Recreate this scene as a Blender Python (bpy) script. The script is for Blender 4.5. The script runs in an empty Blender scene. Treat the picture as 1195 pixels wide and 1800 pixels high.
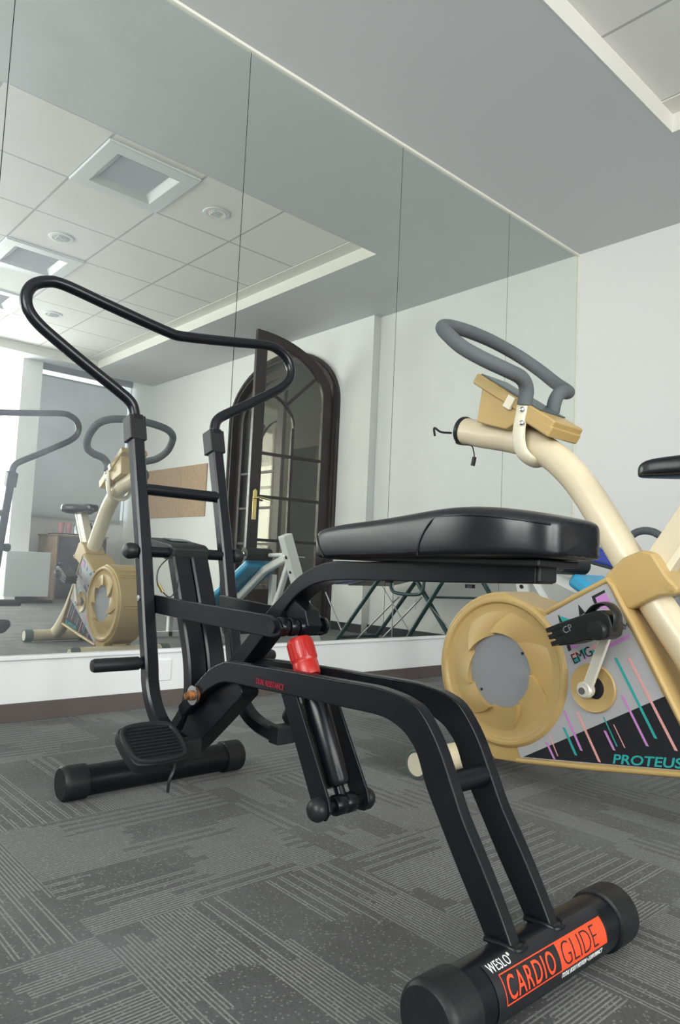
import bpy, bmesh, math, random
from mathutils import Vector, Matrix

# ------------------------------------------------------------------ camera, world, light, exposure
S = bpy.context.scene
COL = S.collection
cam_d = bpy.data.cameras.new('camera')
cam = bpy.data.objects.new('camera', cam_d)
COL.objects.link(cam)
S.camera = cam
cam_d.sensor_fit = 'VERTICAL'
cam_d.sensor_height = 36.0
cam_d.sensor_width = 36.0
cam_d.lens = 36.0 * 1255.33 / 1800.0
cam_d.clip_start = 0.02
def cam_matrix(yaw, pit, roll, loc):
    R = Matrix.Rotation(yaw, 3, 'Z') @ Matrix.Rotation(pit, 3, 'X') @ Matrix.Rotation(roll, 3, 'Y')
    r, f, u = R.col[0], R.col[1], R.col[2]
    m = Matrix(((r.x, u.x, -f.x, loc[0]), (r.y, u.y, -f.y, loc[1]), (r.z, u.z, -f.z, loc[2]), (0, 0, 0, 1)))
    return m
cam.matrix_world = cam_matrix(-0.7339, 0.0751, -0.0465, (-4.4546, -2.5536, 0.5762))

S.view_settings.view_transform = 'Standard'
S.view_settings.look = 'None'
S.view_settings.gamma = 1.0
S.view_settings.exposure = 0.36
S.view_settings.use_curve_mapping = False
S.render.engine = 'CYCLES'
S.cycles.max_bounces = 10
S.cycles.diffuse_bounces = 5
S.cycles.glossy_bounces = 6
S.cycles.transparent_max_bounces = 12
S.cycles.sample_clamp_indirect = 6.0
S.cycles.caustics_reflective = True
S.cycles.caustics_refractive = False
S.cycles.use_denoising = True

W = bpy.data.worlds.new('overcast_sky')
S.world = W
W.use_nodes = True
bg = W.node_tree.nodes['Background']
bg.inputs[0].default_value = (0.86, 0.93, 1.0, 1)
bg.inputs[1].default_value = 1.6

def area(name, loc, size, rot, power, col=(1.0, 0.985, 0.96)):
    d = bpy.data.lights.new(name, 'AREA')
    d.shape = 'RECTANGLE'
    d.size, d.size_y = size
    d.energy = power
    d.color = col
    o = bpy.data.objects.new(name, d)
    o.location = loc
    o.rotation_euler = rot
    COL.objects.link(o)
    return o
R90 = math.pi / 2
# daylight at the three glazed openings (rear wall two, left wall one), just outside the panes
area('daylight_rear', (-2.5, -6.93, 1.75), (1.4, 1.9), (R90, 0, 0), 105)
area('daylight_rear', (-4.35, -6.93, 1.75), (1.4, 1.9), (R90, 0, 0), 105)
area('daylight_left', (-6.62, -2.6, 1.75), (2.2, 1.7), (R90, 0, -R90), 105)

# ------------------------------------------------------------------ materials
MATS = {}
def mat(name, col, rough=0.5, metal=0.0, spec=0.5, noise=None, bump=None, coat=0.0, var=0.0):
    if name in MATS:
        return MATS[name]
    m = bpy.data.materials.new(name)
    m.use_nodes = True
    nt = m.node_tree
    b = nt.nodes['Principled BSDF']
    b.inputs['Base Color'].default_value = (*col, 1)
    b.inputs['Roughness'].default_value = rough
    b.inputs['Metallic'].default_value = metal
    b.inputs['Specular IOR Level'].default_value = spec
    b.inputs['Coat Weight'].default_value = coat
    if noise or bump:
        tc = nt.nodes.new('ShaderNodeTexCoord')
        n = nt.nodes.new('ShaderNodeTexNoise')
        n.inputs['Scale'].default_value = (noise or bump)[0]
        n.inputs['Detail'].default_value = 4
        nt.links.new(tc.outputs['Object'], n.inputs['Vector'])
        if noise:
            mx = nt.nodes.new('ShaderNodeMix')
            mx.data_type = 'RGBA'
            mx.inputs[6].default_value = (*col, 1)
            mx.inputs[7].default_value = (*noise[1], 1)
            rp = nt.nodes.new('ShaderNodeValToRGB')
            rp.color_ramp.elements[0].position = noise[2]
            rp.color_ramp.elements[1].position = noise[3]
            nt.links.new(n.outputs['Fac'], rp.inputs['Fac'])
            nt.links.new(rp.outputs['Color'], mx.inputs[0])
            nt.links.new(mx.outputs[2], b.inputs['Base Color'])
        if bump:
            n2 = nt.nodes.new('ShaderNodeTexNoise')
            n2.inputs['Scale'].default_value = bump[0]
            n2.inputs['Detail'].default_value = 3
            nt.links.new(tc.outputs['Object'], n2.inputs['Vector'])
            bp = nt.nodes.new('ShaderNodeBump')
            bp.inputs['Strength'].default_value = bump[1]
            bp.inputs['Distance'].default_value = 0.002
            nt.links.new(n2.outputs['Fac'], bp.inputs['Height'])
            nt.links.new(bp.outputs['Normal'], b.inputs['Normal'])
    MATS[name] = m
    return m

BLACK = mat('black_powder_coat', (0.006, 0.0065, 0.009), 0.3, spec=0.32, noise=(14, (0.010, 0.011, 0.014), 0.55, 0.8))
HANDLE = mat('black_gloss_tube', (0.006, 0.0065, 0.010), 0.25, spec=0.4)
RUBBER = mat('black_rubber', (0.012, 0.0125, 0.014), 0.45, spec=0.3, bump=(220, 0.2))
PLASTIC = mat('dark_plastic', (0.014, 0.0145, 0.016), 0.4, spec=0.35)
VINYL = mat('black_vinyl', (0.007, 0.0075, 0.010), 0.27, spec=0.45, bump=(120, 0.05))
RED = mat('red_plastic', (0.40, 0.016, 0.013), 0.35)
REDINK = mat('red_print', (0.75, 0.07, 0.02), 0.45)
DIMRED = mat('dull_red_print', (0.30, 0.012, 0.03), 0.5)
WHITEINK = mat('white_print', (0.85, 0.85, 0.85), 0.5)
STEEL = mat('bare_steel', (0.6, 0.6, 0.62), 0.25, metal=1.0)
RUST = mat('rusty_bolt', (0.35, 0.14, 0.04), 0.6, metal=0.4, noise=(90, (0.16, 0.07, 0.03), 0.4, 0.6))
YELLOW = mat('aged_yellow_plastic', (0.50, 0.345, 0.135), 0.36, noise=(5, (0.46, 0.31, 0.118), 0.4, 0.7))
CREAM = mat('cream_enamel', (0.70, 0.61, 0.44), 0.28, noise=(4, (0.66, 0.57, 0.40), 0.4, 0.7))
IVORY = mat('ivory_plastic', (0.76, 0.70, 0.54), 0.35)
GREYPLATE = mat('grey_plate', (0.25, 0.258, 0.27), 0.45)
FOAM = mat('grey_foam_grip', (0.105, 0.114, 0.123), 0.75, bump=(300, 0.3))
LABELGREY = mat('silver_grey_label', (0.42, 0.417, 0.43), 0.42)
LABELBLACK = mat('black_label', (0.012, 0.012, 0.016), 0.4)
TEAL = mat('teal_print', (0.025, 0.36, 0.34), 0.45)
PURPLE = mat('lilac_print', (0.55, 0.24, 0.56), 0.45)
PINK = mat('pink_print', (0.74, 0.36, 0.34), 0.45)
SCREEN = mat('dark_screen', (0.07, 0.10, 0.11), 0.25)
PALE = mat('pale_crank_metal', (0.72, 0.68, 0.58), 0.4, metal=0.3)
WHITEPAINT = mat('white_enamel', (0.78, 0.78, 0.76), 0.4)
CYAN = mat('cyan_vinyl', (0.03, 0.30, 0.52), 0.4)
BLUE = mat('blue_vinyl', (0.02, 0.05, 0.36), 0.4)
GREENTUBE = mat('dark_green_tube', (0.012, 0.055, 0.055), 0.4)
CHROME = mat('chrome', (0.75, 0.75, 0.76), 0.2, metal=1.0)
WALL = mat('off_white_wall', (0.84, 0.835, 0.815), 0.6, bump=(60, 0.12))
SOFFIT = mat('ceiling_paint', (0.60, 0.607, 0.615), 0.7)
RISER = mat('cream_riser', (0.74, 0.73, 0.67), 0.6)
PLINTH = mat('white_plinth', (0.86, 0.87, 0.88), 0.35)
BROWN = mat('brown_skirting', (0.115, 0.095, 0.088), 0.5)
DARKSKIRT = mat('dark_skirting', (0.03, 0.03, 0.034), 0.5)
TRIM = mat('cream_bead', (0.84, 0.83, 0.74), 0.45)
SEAM = mat('dark_seam', (0.05, 0.06, 0.055), 0.7)
DOORWOOD = mat('dark_stained_wood', (0.022, 0.014, 0.013), 0.32, spec=0.35, noise=(7, (0.038, 0.024, 0.022), 0.4, 0.7))
BRASS = mat('brass', (0.85, 0.66, 0.28), 0.25, metal=1.0)
HALLWALL = mat('hall_wall', (0.40, 0.36, 0.27), 0.7)
DARKHALL = mat('hall_dark_grey', (0.05, 0.055, 0.06), 0.7)
BLIND = mat('grey_blind', (0.50, 0.505, 0.50), 0.75, noise=(3, (0.46, 0.465, 0.46), 0.4, 0.6))
def blind_mat():
    m = BLIND
    nt = m.node_tree
    b = nt.nodes['Principled BSDF']
    out = [n for n in nt.nodes if n.type == 'OUTPUT_MATERIAL'][0]
    t = nt.nodes.new('ShaderNodeBsdfTranslucent')
    t.inputs[0].default_value = (0.80, 0.80, 0.78, 1)
    mx = nt.nodes.new('ShaderNodeMixShader')
    mx.inputs[0].default_value = 0.5
    nt.links.new(b.outputs[0], mx.inputs[1])
    nt.links.new(t.outputs[0], mx.inputs[2])
    nt.links.new(mx.outputs[0], out.inputs[0])
blind_mat()
WINFRAME = mat('white_window_frame', (0.82, 0.83, 0.84), 0.4)
CORK = mat('pinboard_cork', (0.52, 0.36, 0.24), 0.75, noise=(30, (0.46, 0.31, 0.20), 0.4, 0.6))
CABWOOD = mat('cabinet_veneer', (0.42, 0.30, 0.21), 0.5, noise=(9, (0.34, 0.24, 0.16), 0.4, 0.6))
CABDARK = mat('cabinet_dark_front', (0.055, 0.05, 0.052), 0.4, noise=(12, (0.09, 0.08, 0.075), 0.5, 0.7))
BOARD = mat('grey_white_panel', (0.66, 0.69, 0.70), 0.5)
VENTWHITE = mat('vent_white', (0.70, 0.71, 0.72), 0.5)
VENTGREY = mat('vent_louver', (0.70, 0.71, 0.74), 0.5)
BULB = mat('downlight_reflector', (0.8, 0.8, 0.78), 0.2, metal=0.8)
REDGLASS = mat('pink_tumbler', (0.62, 0.30, 0.34), 0.15)
CLEARG = None

def mix_mat(name, col, transp, rough=0.02, gloss=(1, 1, 1)):
    m = bpy.data.materials.new(name)
    m.use_nodes = True
    nt = m.node_tree
    nt.nodes.clear()
    out = nt.nodes.new('ShaderNodeOutputMaterial')
    t = nt.nodes.new('ShaderNodeBsdfTransparent')
    t.inputs[0].default_value = (*col, 1)
    g = nt.nodes.new('ShaderNodeBsdfGlossy')
    g.inputs['Roughness'].default_value = rough
    g.inputs[0].default_value = (*gloss, 1)
    mx = nt.nodes.new('ShaderNodeMixShader')
    mx.inputs[0].default_value = 1 - transp
    nt.links.new(t.outputs[0], mx.inputs[1])
    nt.links.new(g.outputs[0], mx.inputs[2])
    nt.links.new(mx.outputs[0], out.inputs[0])
    return m
GLASS = mix_mat('window_glass', (0.97, 0.985, 0.98), 0.93)
DOORGLASS = mix_mat('smoky_door_glass', (0.82, 0.80, 0.74), 0.95)
CLEARG = mix_mat('clear_bottle_plastic', (0.80, 0.86, 0.90), 0.75, 0.1)

def mirror_mat():
    m = bpy.data.materials.new('silvered_mirror')
    m.use_nodes = True
    nt = m.node_tree
    nt.nodes.clear()
    out = nt.nodes.new('ShaderNodeOutputMaterial')
    g = nt.nodes.new('ShaderNodeBsdfGlossy')
    g.inputs[0].default_value = (0.845, 0.88, 0.845, 1)
    g.inputs['Roughness'].default_value = 0.0
    h = nt.nodes.new('ShaderNodeBsdfGlossy')           # film of dust on the glass, plus bluish window glare painted in
    h.inputs[0].default_value = (0.80, 0.89, 1.0, 1)
    h.inputs['Roughness'].default_value = 0.42
    d = nt.nodes.new('ShaderNodeBsdfDiffuse')
    d.inputs[0].default_value = (0.8, 0.82, 0.84, 1)
    tc = nt.nodes.new('ShaderNodeTexCoord')
    n = nt.nodes.new('ShaderNodeTexNoise')
    n.inputs['Scale'].default_value = 5
    n.inputs['Detail'].default_value = 5
    nt.links.new(tc.outputs['Object'], n.inputs['Vector'])
    mr = nt.nodes.new('ShaderNodeMapRange')
    mr.inputs['From Min'].default_value = 0.35
    mr.inputs['From Max'].default_value = 0.75
    mr.inputs['To Min'].default_value = 0.02
    mr.inputs['To Max'].default_value = 0.05
    nt.links.new(n.outputs['Fac'], mr.inputs['Value'])
    geo = nt.nodes.new('ShaderNodeNewGeometry')
    sp_ = nt.nodes.new('ShaderNodeSeparateXYZ')
    nt.links.new(geo.outputs['Position'], sp_.inputs[0])
    lf = nt.nodes.new('ShaderNodeMapRange')  # haze strengthened toward the left as painted veiling glare
    lf.inputs['From Min'].default_value = -2.9
    lf.inputs['From Max'].default_value = -4.0
    lf.inputs['To Min'].default_value = 0.8
    lf.inputs['To Max'].default_value = 5.0
    nt.links.new(sp_.outputs[0], lf.inputs['Value'])
    ml = nt.nodes.new('ShaderNodeMath')
    ml.operation = 'MULTIPLY'
    nt.links.new(mr.outputs[0], ml.inputs[0])
    nt.links.new(lf.outputs[0], ml.inputs[1])
    m1 = nt.nodes.new('ShaderNodeMixShader')
    m1.inputs[0].default_value = 0.4
    nt.links.new(h.outputs[0], m1.inputs[1])
    nt.links.new(d.outputs[0], m1.inputs[2])
    m2 = nt.nodes.new('ShaderNodeMixShader')
    nt.links.new(ml.outputs[0], m2.inputs[0])
    nt.links.new(g.outputs[0], m2.inputs[1])
    nt.links.new(m1.outputs[0], m2.inputs[2])
    nt.links.new(m2.outputs[0], out.inputs[0])
    return m
MIRROR = mirror_mat()

def carpet_mat():
    m = bpy.data.materials.new('loop_pile_carpet_tiles')
    m.use_nodes = True
    nt = m.node_tree
    N = nt.nodes
    L = nt.links.new
    b = N['Principled BSDF']
    b.inputs['Roughness'].default_value = 0.85
    b.inputs['Specular IOR Level'].default_value = 0.3
    b.inputs['Sheen Weight'].default_value = 0.15
    geo = N.new('ShaderNodeNewGeometry')
    sep = N.new('ShaderNodeSeparateXYZ')
    L(geo.outputs['Position'], sep.inputs[0])
    def math_(op, a, b_=None, c=None):
        n = N.new('ShaderNodeMath')
        n.operation = op
        for i, v in enumerate((a, b_, c)):
            if v is None:
                continue
            if isinstance(v, (int, float)):
                n.inputs[i].default_value = v
            else:
                L(v, n.inputs[i])
        return n.outputs[0]
    def comb(x, y, z):
        n = N.new('ShaderNodeCombineXYZ')
        for i, v in enumerate((x, y, z)):
            if isinstance(v, (int, float)):
                n.inputs[i].default_value = v
            else:
                L(v, n.inputs[i])
        return n.outputs[0]
    def white(v):
        n = N.new('ShaderNodeTexWhiteNoise')
        n.noise_dimensions = '3D'
        L(v, n.inputs['Vector'])
        return n.outputs['Value']
    X, Y = sep.outputs[0], sep.outputs[1]
    X = math_('ADD', X, 23.952)
    Y = math_('ADD', Y, 21.987)
    T = 0.5
    # which way the lines of a tile run
    cx = math_('FLOOR', math_('DIVIDE', X, T))
    cy = math_('FLOOR', math_('DIVIDE', Y, T))
    par = math_('MODULO', math_('ADD', cx, cy), 2.0)
    def lines(u, v, seed):
        pitch = 0.0068
        li = math_('FLOOR', math_('DIVIDE', u, pitch))
        fr = math_('FRACT', math_('DIVIDE', u, pitch))
        on = math_('LESS_THAN', fr, 0.42)
        # blocks of a dozen lines with ragged ends: dense, in pairs, or absent
        blk = math_('FLOOR', math_('DIVIDE', li, 12.0))
        off = white(comb(blk, seed, 3.0))
        vv = math_('ADD', math_('DIVIDE', v, 0.21), math_('MULTIPLY', math_('FLOOR', math_('MULTIPLY', off, 4.0)), 0.25))
        rag = math_('MULTIPLY', math_('FLOOR', math_('MULTIPLY', white(comb(math_('FLOOR', math_('DIVIDE', li, 3.0)), seed, 9.0)), 5.0)), 0.06)
        vcell = math_('FLOOR', math_('ADD', vv, rag))
        h = white(comb(blk, vcell, seed))
        dense = math_('GREATER_THAN', h, 0.70)
        some = math_('GREATER_THAN', h, 0.30)
        pair = math_('LESS_THAN', math_('MODULO', li, 4.0), 1.5)
        keep = math_('MAXIMUM', dense, math_('MULTIPLY', some, pair))
        loop = math_('GREATER_THAN', white(comb(li, math_('FLOOR', math_('DIVIDE', v, 0.0034)), seed + 7.0)), 0.0)
        shade = math_('ADD', math_('MULTIPLY', white(comb(li, math_('FLOOR', math_('DIVIDE', v, 0.0034)), seed + 11.0)), 0.38), 0.62)
        return math_('MULTIPLY', math_('MULTIPLY', on, math_('MULTIPLY', loop, shade)), keep)
    la = lines(X, Y, 1.0)
    lb = lines(Y, X, 2.0)
    mixl = N.new('ShaderNodeMix')
    mixl.data_type = 'FLOAT'
    L(par, mixl.inputs[0])
    L(la, mixl.inputs[2])
    L(lb, mixl.inputs[3])
    stripe = mixl.outputs[0]
    # flecks between the lines
    fle = white(comb(math_('FLOOR', math_('DIVIDE', X, 0.0030)), math_('FLOOR', math_('DIVIDE', Y, 0.0030)), 4.0))
    fleck = math_('MULTIPLY', math_('GREATER_THAN', fle, 0.945), 0.5)
    grain = math_('MULTIPLY', fle, 0.12)
    val = math_('MAXIMUM', stripe, fleck)
    dn = N.new('ShaderNodeTexNoise')
    dn.inputs['Scale'].default_value = 3.6
    dn.inputs['Detail'].default_value = 6
    L(geo.outputs['Position'], dn.inputs['Vector'])
    dust = N.new('ShaderNodeMapRange')
    dust.inputs['From Min'].default_value = 0.45
    dust.inputs['From Max'].default_value = 0.8
    L(dn.outputs['Fac'], dust.inputs['Value'])
    ma = N.new('ShaderNodeMix')
    ma.data_type = 'RGBA'
    ma.inputs[6].default_value = (0.029, 0.029, 0.030, 1)
    ma.inputs[7].default_value = (0.205, 0.205, 0.205, 1)
    L(math_('ADD', math_('MULTIPLY', val, 0.85), grain), ma.inputs[0])
    mb = N.new('ShaderNodeMix')
    mb.data_type = 'RGBA'
    mb.inputs[7].default_value = (0.135, 0.14, 0.142, 1)
    L(math_('MULTIPLY', dust.outputs[0], 0.5), mb.inputs[0])
    L(ma.outputs[2], mb.inputs[6])
    L(mb.outputs[2], b.inputs['Base Color'])
    bp = N.new('ShaderNodeBump')
    bp.inputs['Strength'].default_value = 0.35
    bp.inputs['Distance'].default_value = 0.003
    L(math_('ADD', val, fle), bp.inputs['Height'])
    L(bp.outputs['Normal'], b.inputs['Normal'])
    return m
CARPET = carpet_mat()

def tile_mat(gx, gy):
    m = bpy.data.materials.new('mineral_ceiling_tile')
    m.use_nodes = True
    nt = m.node_tree
    N = nt.nodes
    L = nt.links.new
    b = N['Principled BSDF']
    b.inputs['Roughness'].default_value = 0.8
    geo = N.new('ShaderNodeNewGeometry')
    sep = N.new('ShaderNodeSeparateXYZ')
    L(geo.outputs['Position'], sep.inputs[0])
    def ln(sock, off):
        a = N.new('ShaderNodeMath'); a.operation = 'ADD'; a.inputs[1].default_value = 60.0 - off + 0.3
        L(sock, a.inputs[0])
        d = N.new('ShaderNodeMath'); d.operation = 'DIVIDE'; d.inputs[1].default_value = 0.6
        L(a.outputs[0], d.inputs[0])
        f = N.new('ShaderNodeMath'); f.operation = 'FRACT'
        L(d.outputs[0], f.inputs[0])
        s = N.new('ShaderNodeMath'); s.operation = 'SUBTRACT'; s.inputs[1].default_value = 0.5
        L(f.outputs[0], s.inputs[0])
        ab = N.new('ShaderNodeMath'); ab.operation = 'ABSOLUTE'
        L(s.outputs[0], ab.inputs[0])
        c = N.new('ShaderNodeMath'); c.operation = 'LESS_THAN'; c.inputs[1].default_value = 0.013
        L(ab.outputs[0], c.inputs[0])
        return c.outputs[0]
    mx = N.new('ShaderNodeMath'); mx.operation = 'MAXIMUM'
    L(ln(sep.outputs[0], gx), mx.inputs[0])
    far = N.new('ShaderNodeMath'); far.operation = 'LESS_THAN'; far.inputs[1].default_value = -1.5
    L(sep.outputs[1], far.inputs[0])
    yl = N.new('ShaderNodeMath'); yl.operation = 'MULTIPLY'
    L(ln(sep.outputs[1], gy), yl.inputs[0])
    L(far.outputs[0], yl.inputs[1])
    L(yl.outputs[0], mx.inputs[1])
    mm = N.new('ShaderNodeMix'); mm.data_type = 'RGBA'
    mm.inputs[6].default_value = (0.78, 0.765, 0.73, 1)
    mm.inputs[7].default_value = (0.46, 0.455, 0.44, 1)
    L(mx.outputs[0], mm.inputs[0])
    L(mm.outputs[2], b.inputs['Base Color'])
    return m

# ------------------------------------------------------------------ geometry helpers
def smooth(pts, n=6, closed=False):
    P = [Vector(p) for p in pts]
    out = []
    m = len(P)
    rng = range(m if closed else m - 1)
    for i in rng:
        if closed:
            a, b, c, d = P[(i - 1) % m], P[i], P[(i + 1) % m], P[(i + 2) % m]
        else:
            a = P[i - 1] if i else P[i] * 2 - P[i + 1]
            b, c = P[i], P[i + 1]
            d = P[i + 2] if i + 2 < m else P[i + 1] * 2 - P[i]
        for k in range(n):
            t = k / n
            out.append(0.5 * ((2 * b) + (c - a) * t + (2 * a - 5 * b + 4 * c - d) * t * t + (3 * b - a - 3 * c + d) * t ** 3))
    if not closed:
        out.append(P[-1])
    return out

class G:
    """collects geometry in world coordinates for one mesh"""
    def __init__(self):
        self.bm = bmesh.new()
    def face(self, vs):
        try:
            return self.bm.faces.new(vs)
        except ValueError:
            return None
    def box(self, lo, hi):
        x0, y0, z0 = lo
        x1, y1, z1 = hi
        v = [self.bm.verts.new(p) for p in ((x0, y0, z0), (x1, y0, z0), (x1, y1, z0), (x0, y1, z0), (x0, y0, z1), (x1, y0, z1), (x1, y1, z1), (x0, y1, z1))]
        for f in ((3, 2, 1, 0), (4, 5, 6, 7), (0, 1, 5, 4), (1, 2, 6, 5), (2, 3, 7, 6), (3, 0, 4, 7)):
            self.face([v[i] for i in f])
        return self
    def obox(self, c, ax, ay, az):
        c, ax, ay, az = Vector(c), Vector(ax), Vector(ay), Vector(az)
        v = []
        for sz in (-1, 1):
            for sx, sy in ((-1, -1), (1, -1), (1, 1), (-1, 1)):
                v.append(self.bm.verts.new(c + ax * sx + ay * sy + az * sz))
        for f in ((3, 2, 1, 0), (4, 5, 6, 7), (0, 1, 5, 4), (1, 2, 6, 5), (2, 3, 7, 6), (3, 0, 4, 7)):
            self.face([v[i] for i in f])
        return self
    def prism(self, poly, lo, hi, axis='X', place=None):
        """polygon of (a, b) pairs extruded from lo to hi; axis X: (y, z); axis Y: (x, z); axis Z: (x, y)"""
        def P(a, b, h):
            if place:
                return place(a, b, h)
            return {'X': (h, a, b), 'Y': (a, h, b), 'Z': (a, b, h)}[axis]
        A = [self.bm.verts.new(P(a, b, lo)) for a, b in poly]
        B = [self.bm.verts.new(P(a, b, hi)) for a, b in poly]
        n = len(poly)
        self.face(A)
        self.face(B[::-1])
        for i in range(n):
            j = (i + 1) % n
            self.face([A[j], A[i], B[i], B[j]])
        return self
    def ring(self, outer, inner, lo, hi, axis='X', closed=True, place=None):
        def P(a, b, h):
            if place:
                return place(a, b, h)
            return {'X': (h, a, b), 'Y': (a, h, b), 'Z': (a, b, h)}[axis]
        n = len(outer)
        O0 = [self.bm.verts.new(P(a, b, lo)) for a, b in outer]
        O1 = [self.bm.verts.new(P(a, b, hi)) for a, b in outer]
        I0 = [self.bm.verts.new(P(a, b, lo)) for a, b in inner]
        I1 = [self.bm.verts.new(P(a, b, hi)) for a, b in inner]
        for i in range(n if closed else n - 1):
            j = (i + 1) % n
            self.face([O0[i], O0[j], I0[j], I0[i]])
            self.face([O1[j], O1[i], I1[i], I1[j]])
            self.face([O0[j], O0[i], O1[i], O1[j]])
            self.face([I0[i], I0[j], I1[j], I1[i]])
        if not closed:
            self.face([O0[0], I0[0], I1[0], O1[0]])
            self.face([O0[-1], O1[-1], I1[-1], I0[-1]])
        return self
    def tube(self, path, r, seg=18, closed=False, ry=None, cap=True):
        P = [Vector(p) for p in path]
        n = len(P)
        T = []
        for i in range(n):
            a = P[(i - 1) % n] if (closed or i) else P[i]
            b = P[(i + 1) % n] if (closed or i < n - 1) else P[i]
            T.append((b - a).normalized())
        up = Vector((0, 0, 1)) if abs(T[0].z) < 0.9 else Vector((0, 1, 0))
        u = (up - T[0] * up.dot(T[0])).normalized()
        rings = []
        for i in range(n):
            u = (u - T[i] * u.dot(T[i])).normalized()
            w = T[i].cross(u)
            rr = r[i] if isinstance(r, (list, tuple)) else r
            r2 = ry if ry else rr
            rings.append([self.bm.verts.new(P[i] + u * (rr * math.cos(2 * math.pi * k / seg)) + w * (r2 * math.sin(2 * math.pi * k / seg))) for k in range(seg)])
        m = n if closed else n - 1
        for i in range(m):
            A, B = rings[i], rings[(i + 1) % n]
            for k in range(seg):
                l = (k + 1) % seg
                self.face([A[k], A[l], B[l], B[k]])
        if not closed and cap:
            self.face(rings[0][::-1])
            self.face(rings[-1])
        return self
    def cyl(self, a, b, r, seg=24, r2=None):
        a, b = Vector(a), Vector(b)
        return self.tube([a, b], [r, r2 if r2 is not None else r], seg)
    def lathe(self, origin, axis, prof, seg=40, ref=(0, 0, 1)):
        """profile of (radius, distance along axis)"""
        o, ax = Vector(origin), Vector(axis).normalized()
        ref = Vector(ref)
        u = (ref - ax * ref.dot(ax)).normalized()
        w = ax.cross(u)
        rings = []
        for r, h in prof:
            if r < 1e-6:
                rings.append([self.bm.verts.new(o + ax * h)])
            else:
                rings.append([self.bm.verts.new(o + ax * h + u * (r * math.cos(2 * math.pi * k / seg)) + w * (r * math.sin(2 * math.pi * k / seg))) for k in range(seg)])
        for A, B in zip(rings, rings[1:]):
            for k in range(seg):
                l = (k + 1) % seg
                if len(A) == 1 and len(B) > 1:
                    self.face([A[0], B[l], B[k]])
                elif len(B) == 1 and len(A) > 1:
                    self.face([A[k], A[l], B[0]])
                elif len(A) > 1:
                    self.face([A[k], A[l], B[l], B[k]])
        if len(rings[0]) > 1:
            self.face(rings[0][::-1])
        if len(rings[-1]) > 1:
            self.face(rings[-1])
        return self
    def rsweep(self, path, hw, hd, width_axis=(1, 0, 0)):
        """rectangular bar along a path: hw half width along width_axis, hd half depth across it"""
        P = [Vector(p) for p in path]
        n = len(P)
        wa = Vector(width_axis)
        rings = []
        for i in range(n):
            t = (P[min(i + 1, n - 1)] - P[max(i - 1, 0)]).normalized()
            d = t.cross(wa).normalized()
            w = d.cross(t).normalized()
            c = min(hw, hd) * 0.28
            sec = [(hw - c, hd), (-hw + c, hd), (-hw, hd - c), (-hw, -hd + c), (-hw + c, -hd), (hw - c, -hd), (hw, -hd + c), (hw, hd - c)]
            rings.append([self.bm.verts.new(P[i] + w * a + d * b) for a, b in sec])
        for A, B in zip(rings, rings[1:]):
            for k in range(8):
                l = (k + 1) % 8
                self.face([A[k], A[l], B[l], B[k]])
        self.face(rings[0][::-1])
        self.face(rings[-1])
        return self

def finish(name, g, m, parent=None, bevel=0.0, sub=0, ang=38, kind=None, label=None, seg=2):
    bmesh.ops.recalc_face_normals(g.bm, faces=g.bm.faces[:])
    off = Vector((0, 0, 0))
    p = parent
    while p is not None:
        off += p.location
        p = p.parent
    if parent is None:
        xs = [v.co for v in g.bm.verts]
        lo = Vector((min(v.x for v in xs), min(v.y for v in xs), min(v.z for v in xs)))
        hi = Vector((max(v.x for v in xs), max(v.y for v in xs), max(v.z for v in xs)))
        loc = Vector(((lo.x + hi.x) / 2, (lo.y + hi.y) / 2, lo.z))
        off = loc
    bmesh.ops.translate(g.bm, verts=g.bm.verts[:], vec=-off)
    me = bpy.data.meshes.new(name)
    g.bm.to_mesh(me)
    g.bm.free()
    for p_ in me.polygons:
        p_.use_smooth = True
    me.set_sharp_from_angle(angle=math.radians(ang))
    if m:
        me.materials.append(m)
    o = bpy.data.objects.new(name, me)
    COL.objects.link(o)
    if parent is None:
        o.location = off
    else:
        o.parent = parent
    if bevel:
        b = o.modifiers.new('bevel', 'BEVEL')
        b.width = bevel
        b.segments = seg
        b.limit_method = 'ANGLE'
        b.angle_limit = math.radians(35)
        b.harden_normals = True
    if sub:
        s_ = o.modifiers.new('subdivision', 'SUBSURF')
        s_.levels = sub
        s_.render_levels = sub
    if kind:
        o['kind'] = kind
    if label:
        o['label'] = label
    return o

def thing(name, label, cat, loc, group=None):
    o = bpy.data.objects.new(name, None)
    o.empty_display_size = 0.1
    o.location = loc
    COL.objects.link(o)
    o['label'] = label
    o['category'] = cat
    if group:
        o['group'] = group
    return o
def tag(o, label, cat, group=None):
    o['label'] = label
    o['category'] = cat
    if group:
        o['group'] = group
    return o
def struct(name, g, m, bevel=0.0, label=None):
    return finish(name, g, m, None, bevel, kind='structure', label=label)

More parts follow.
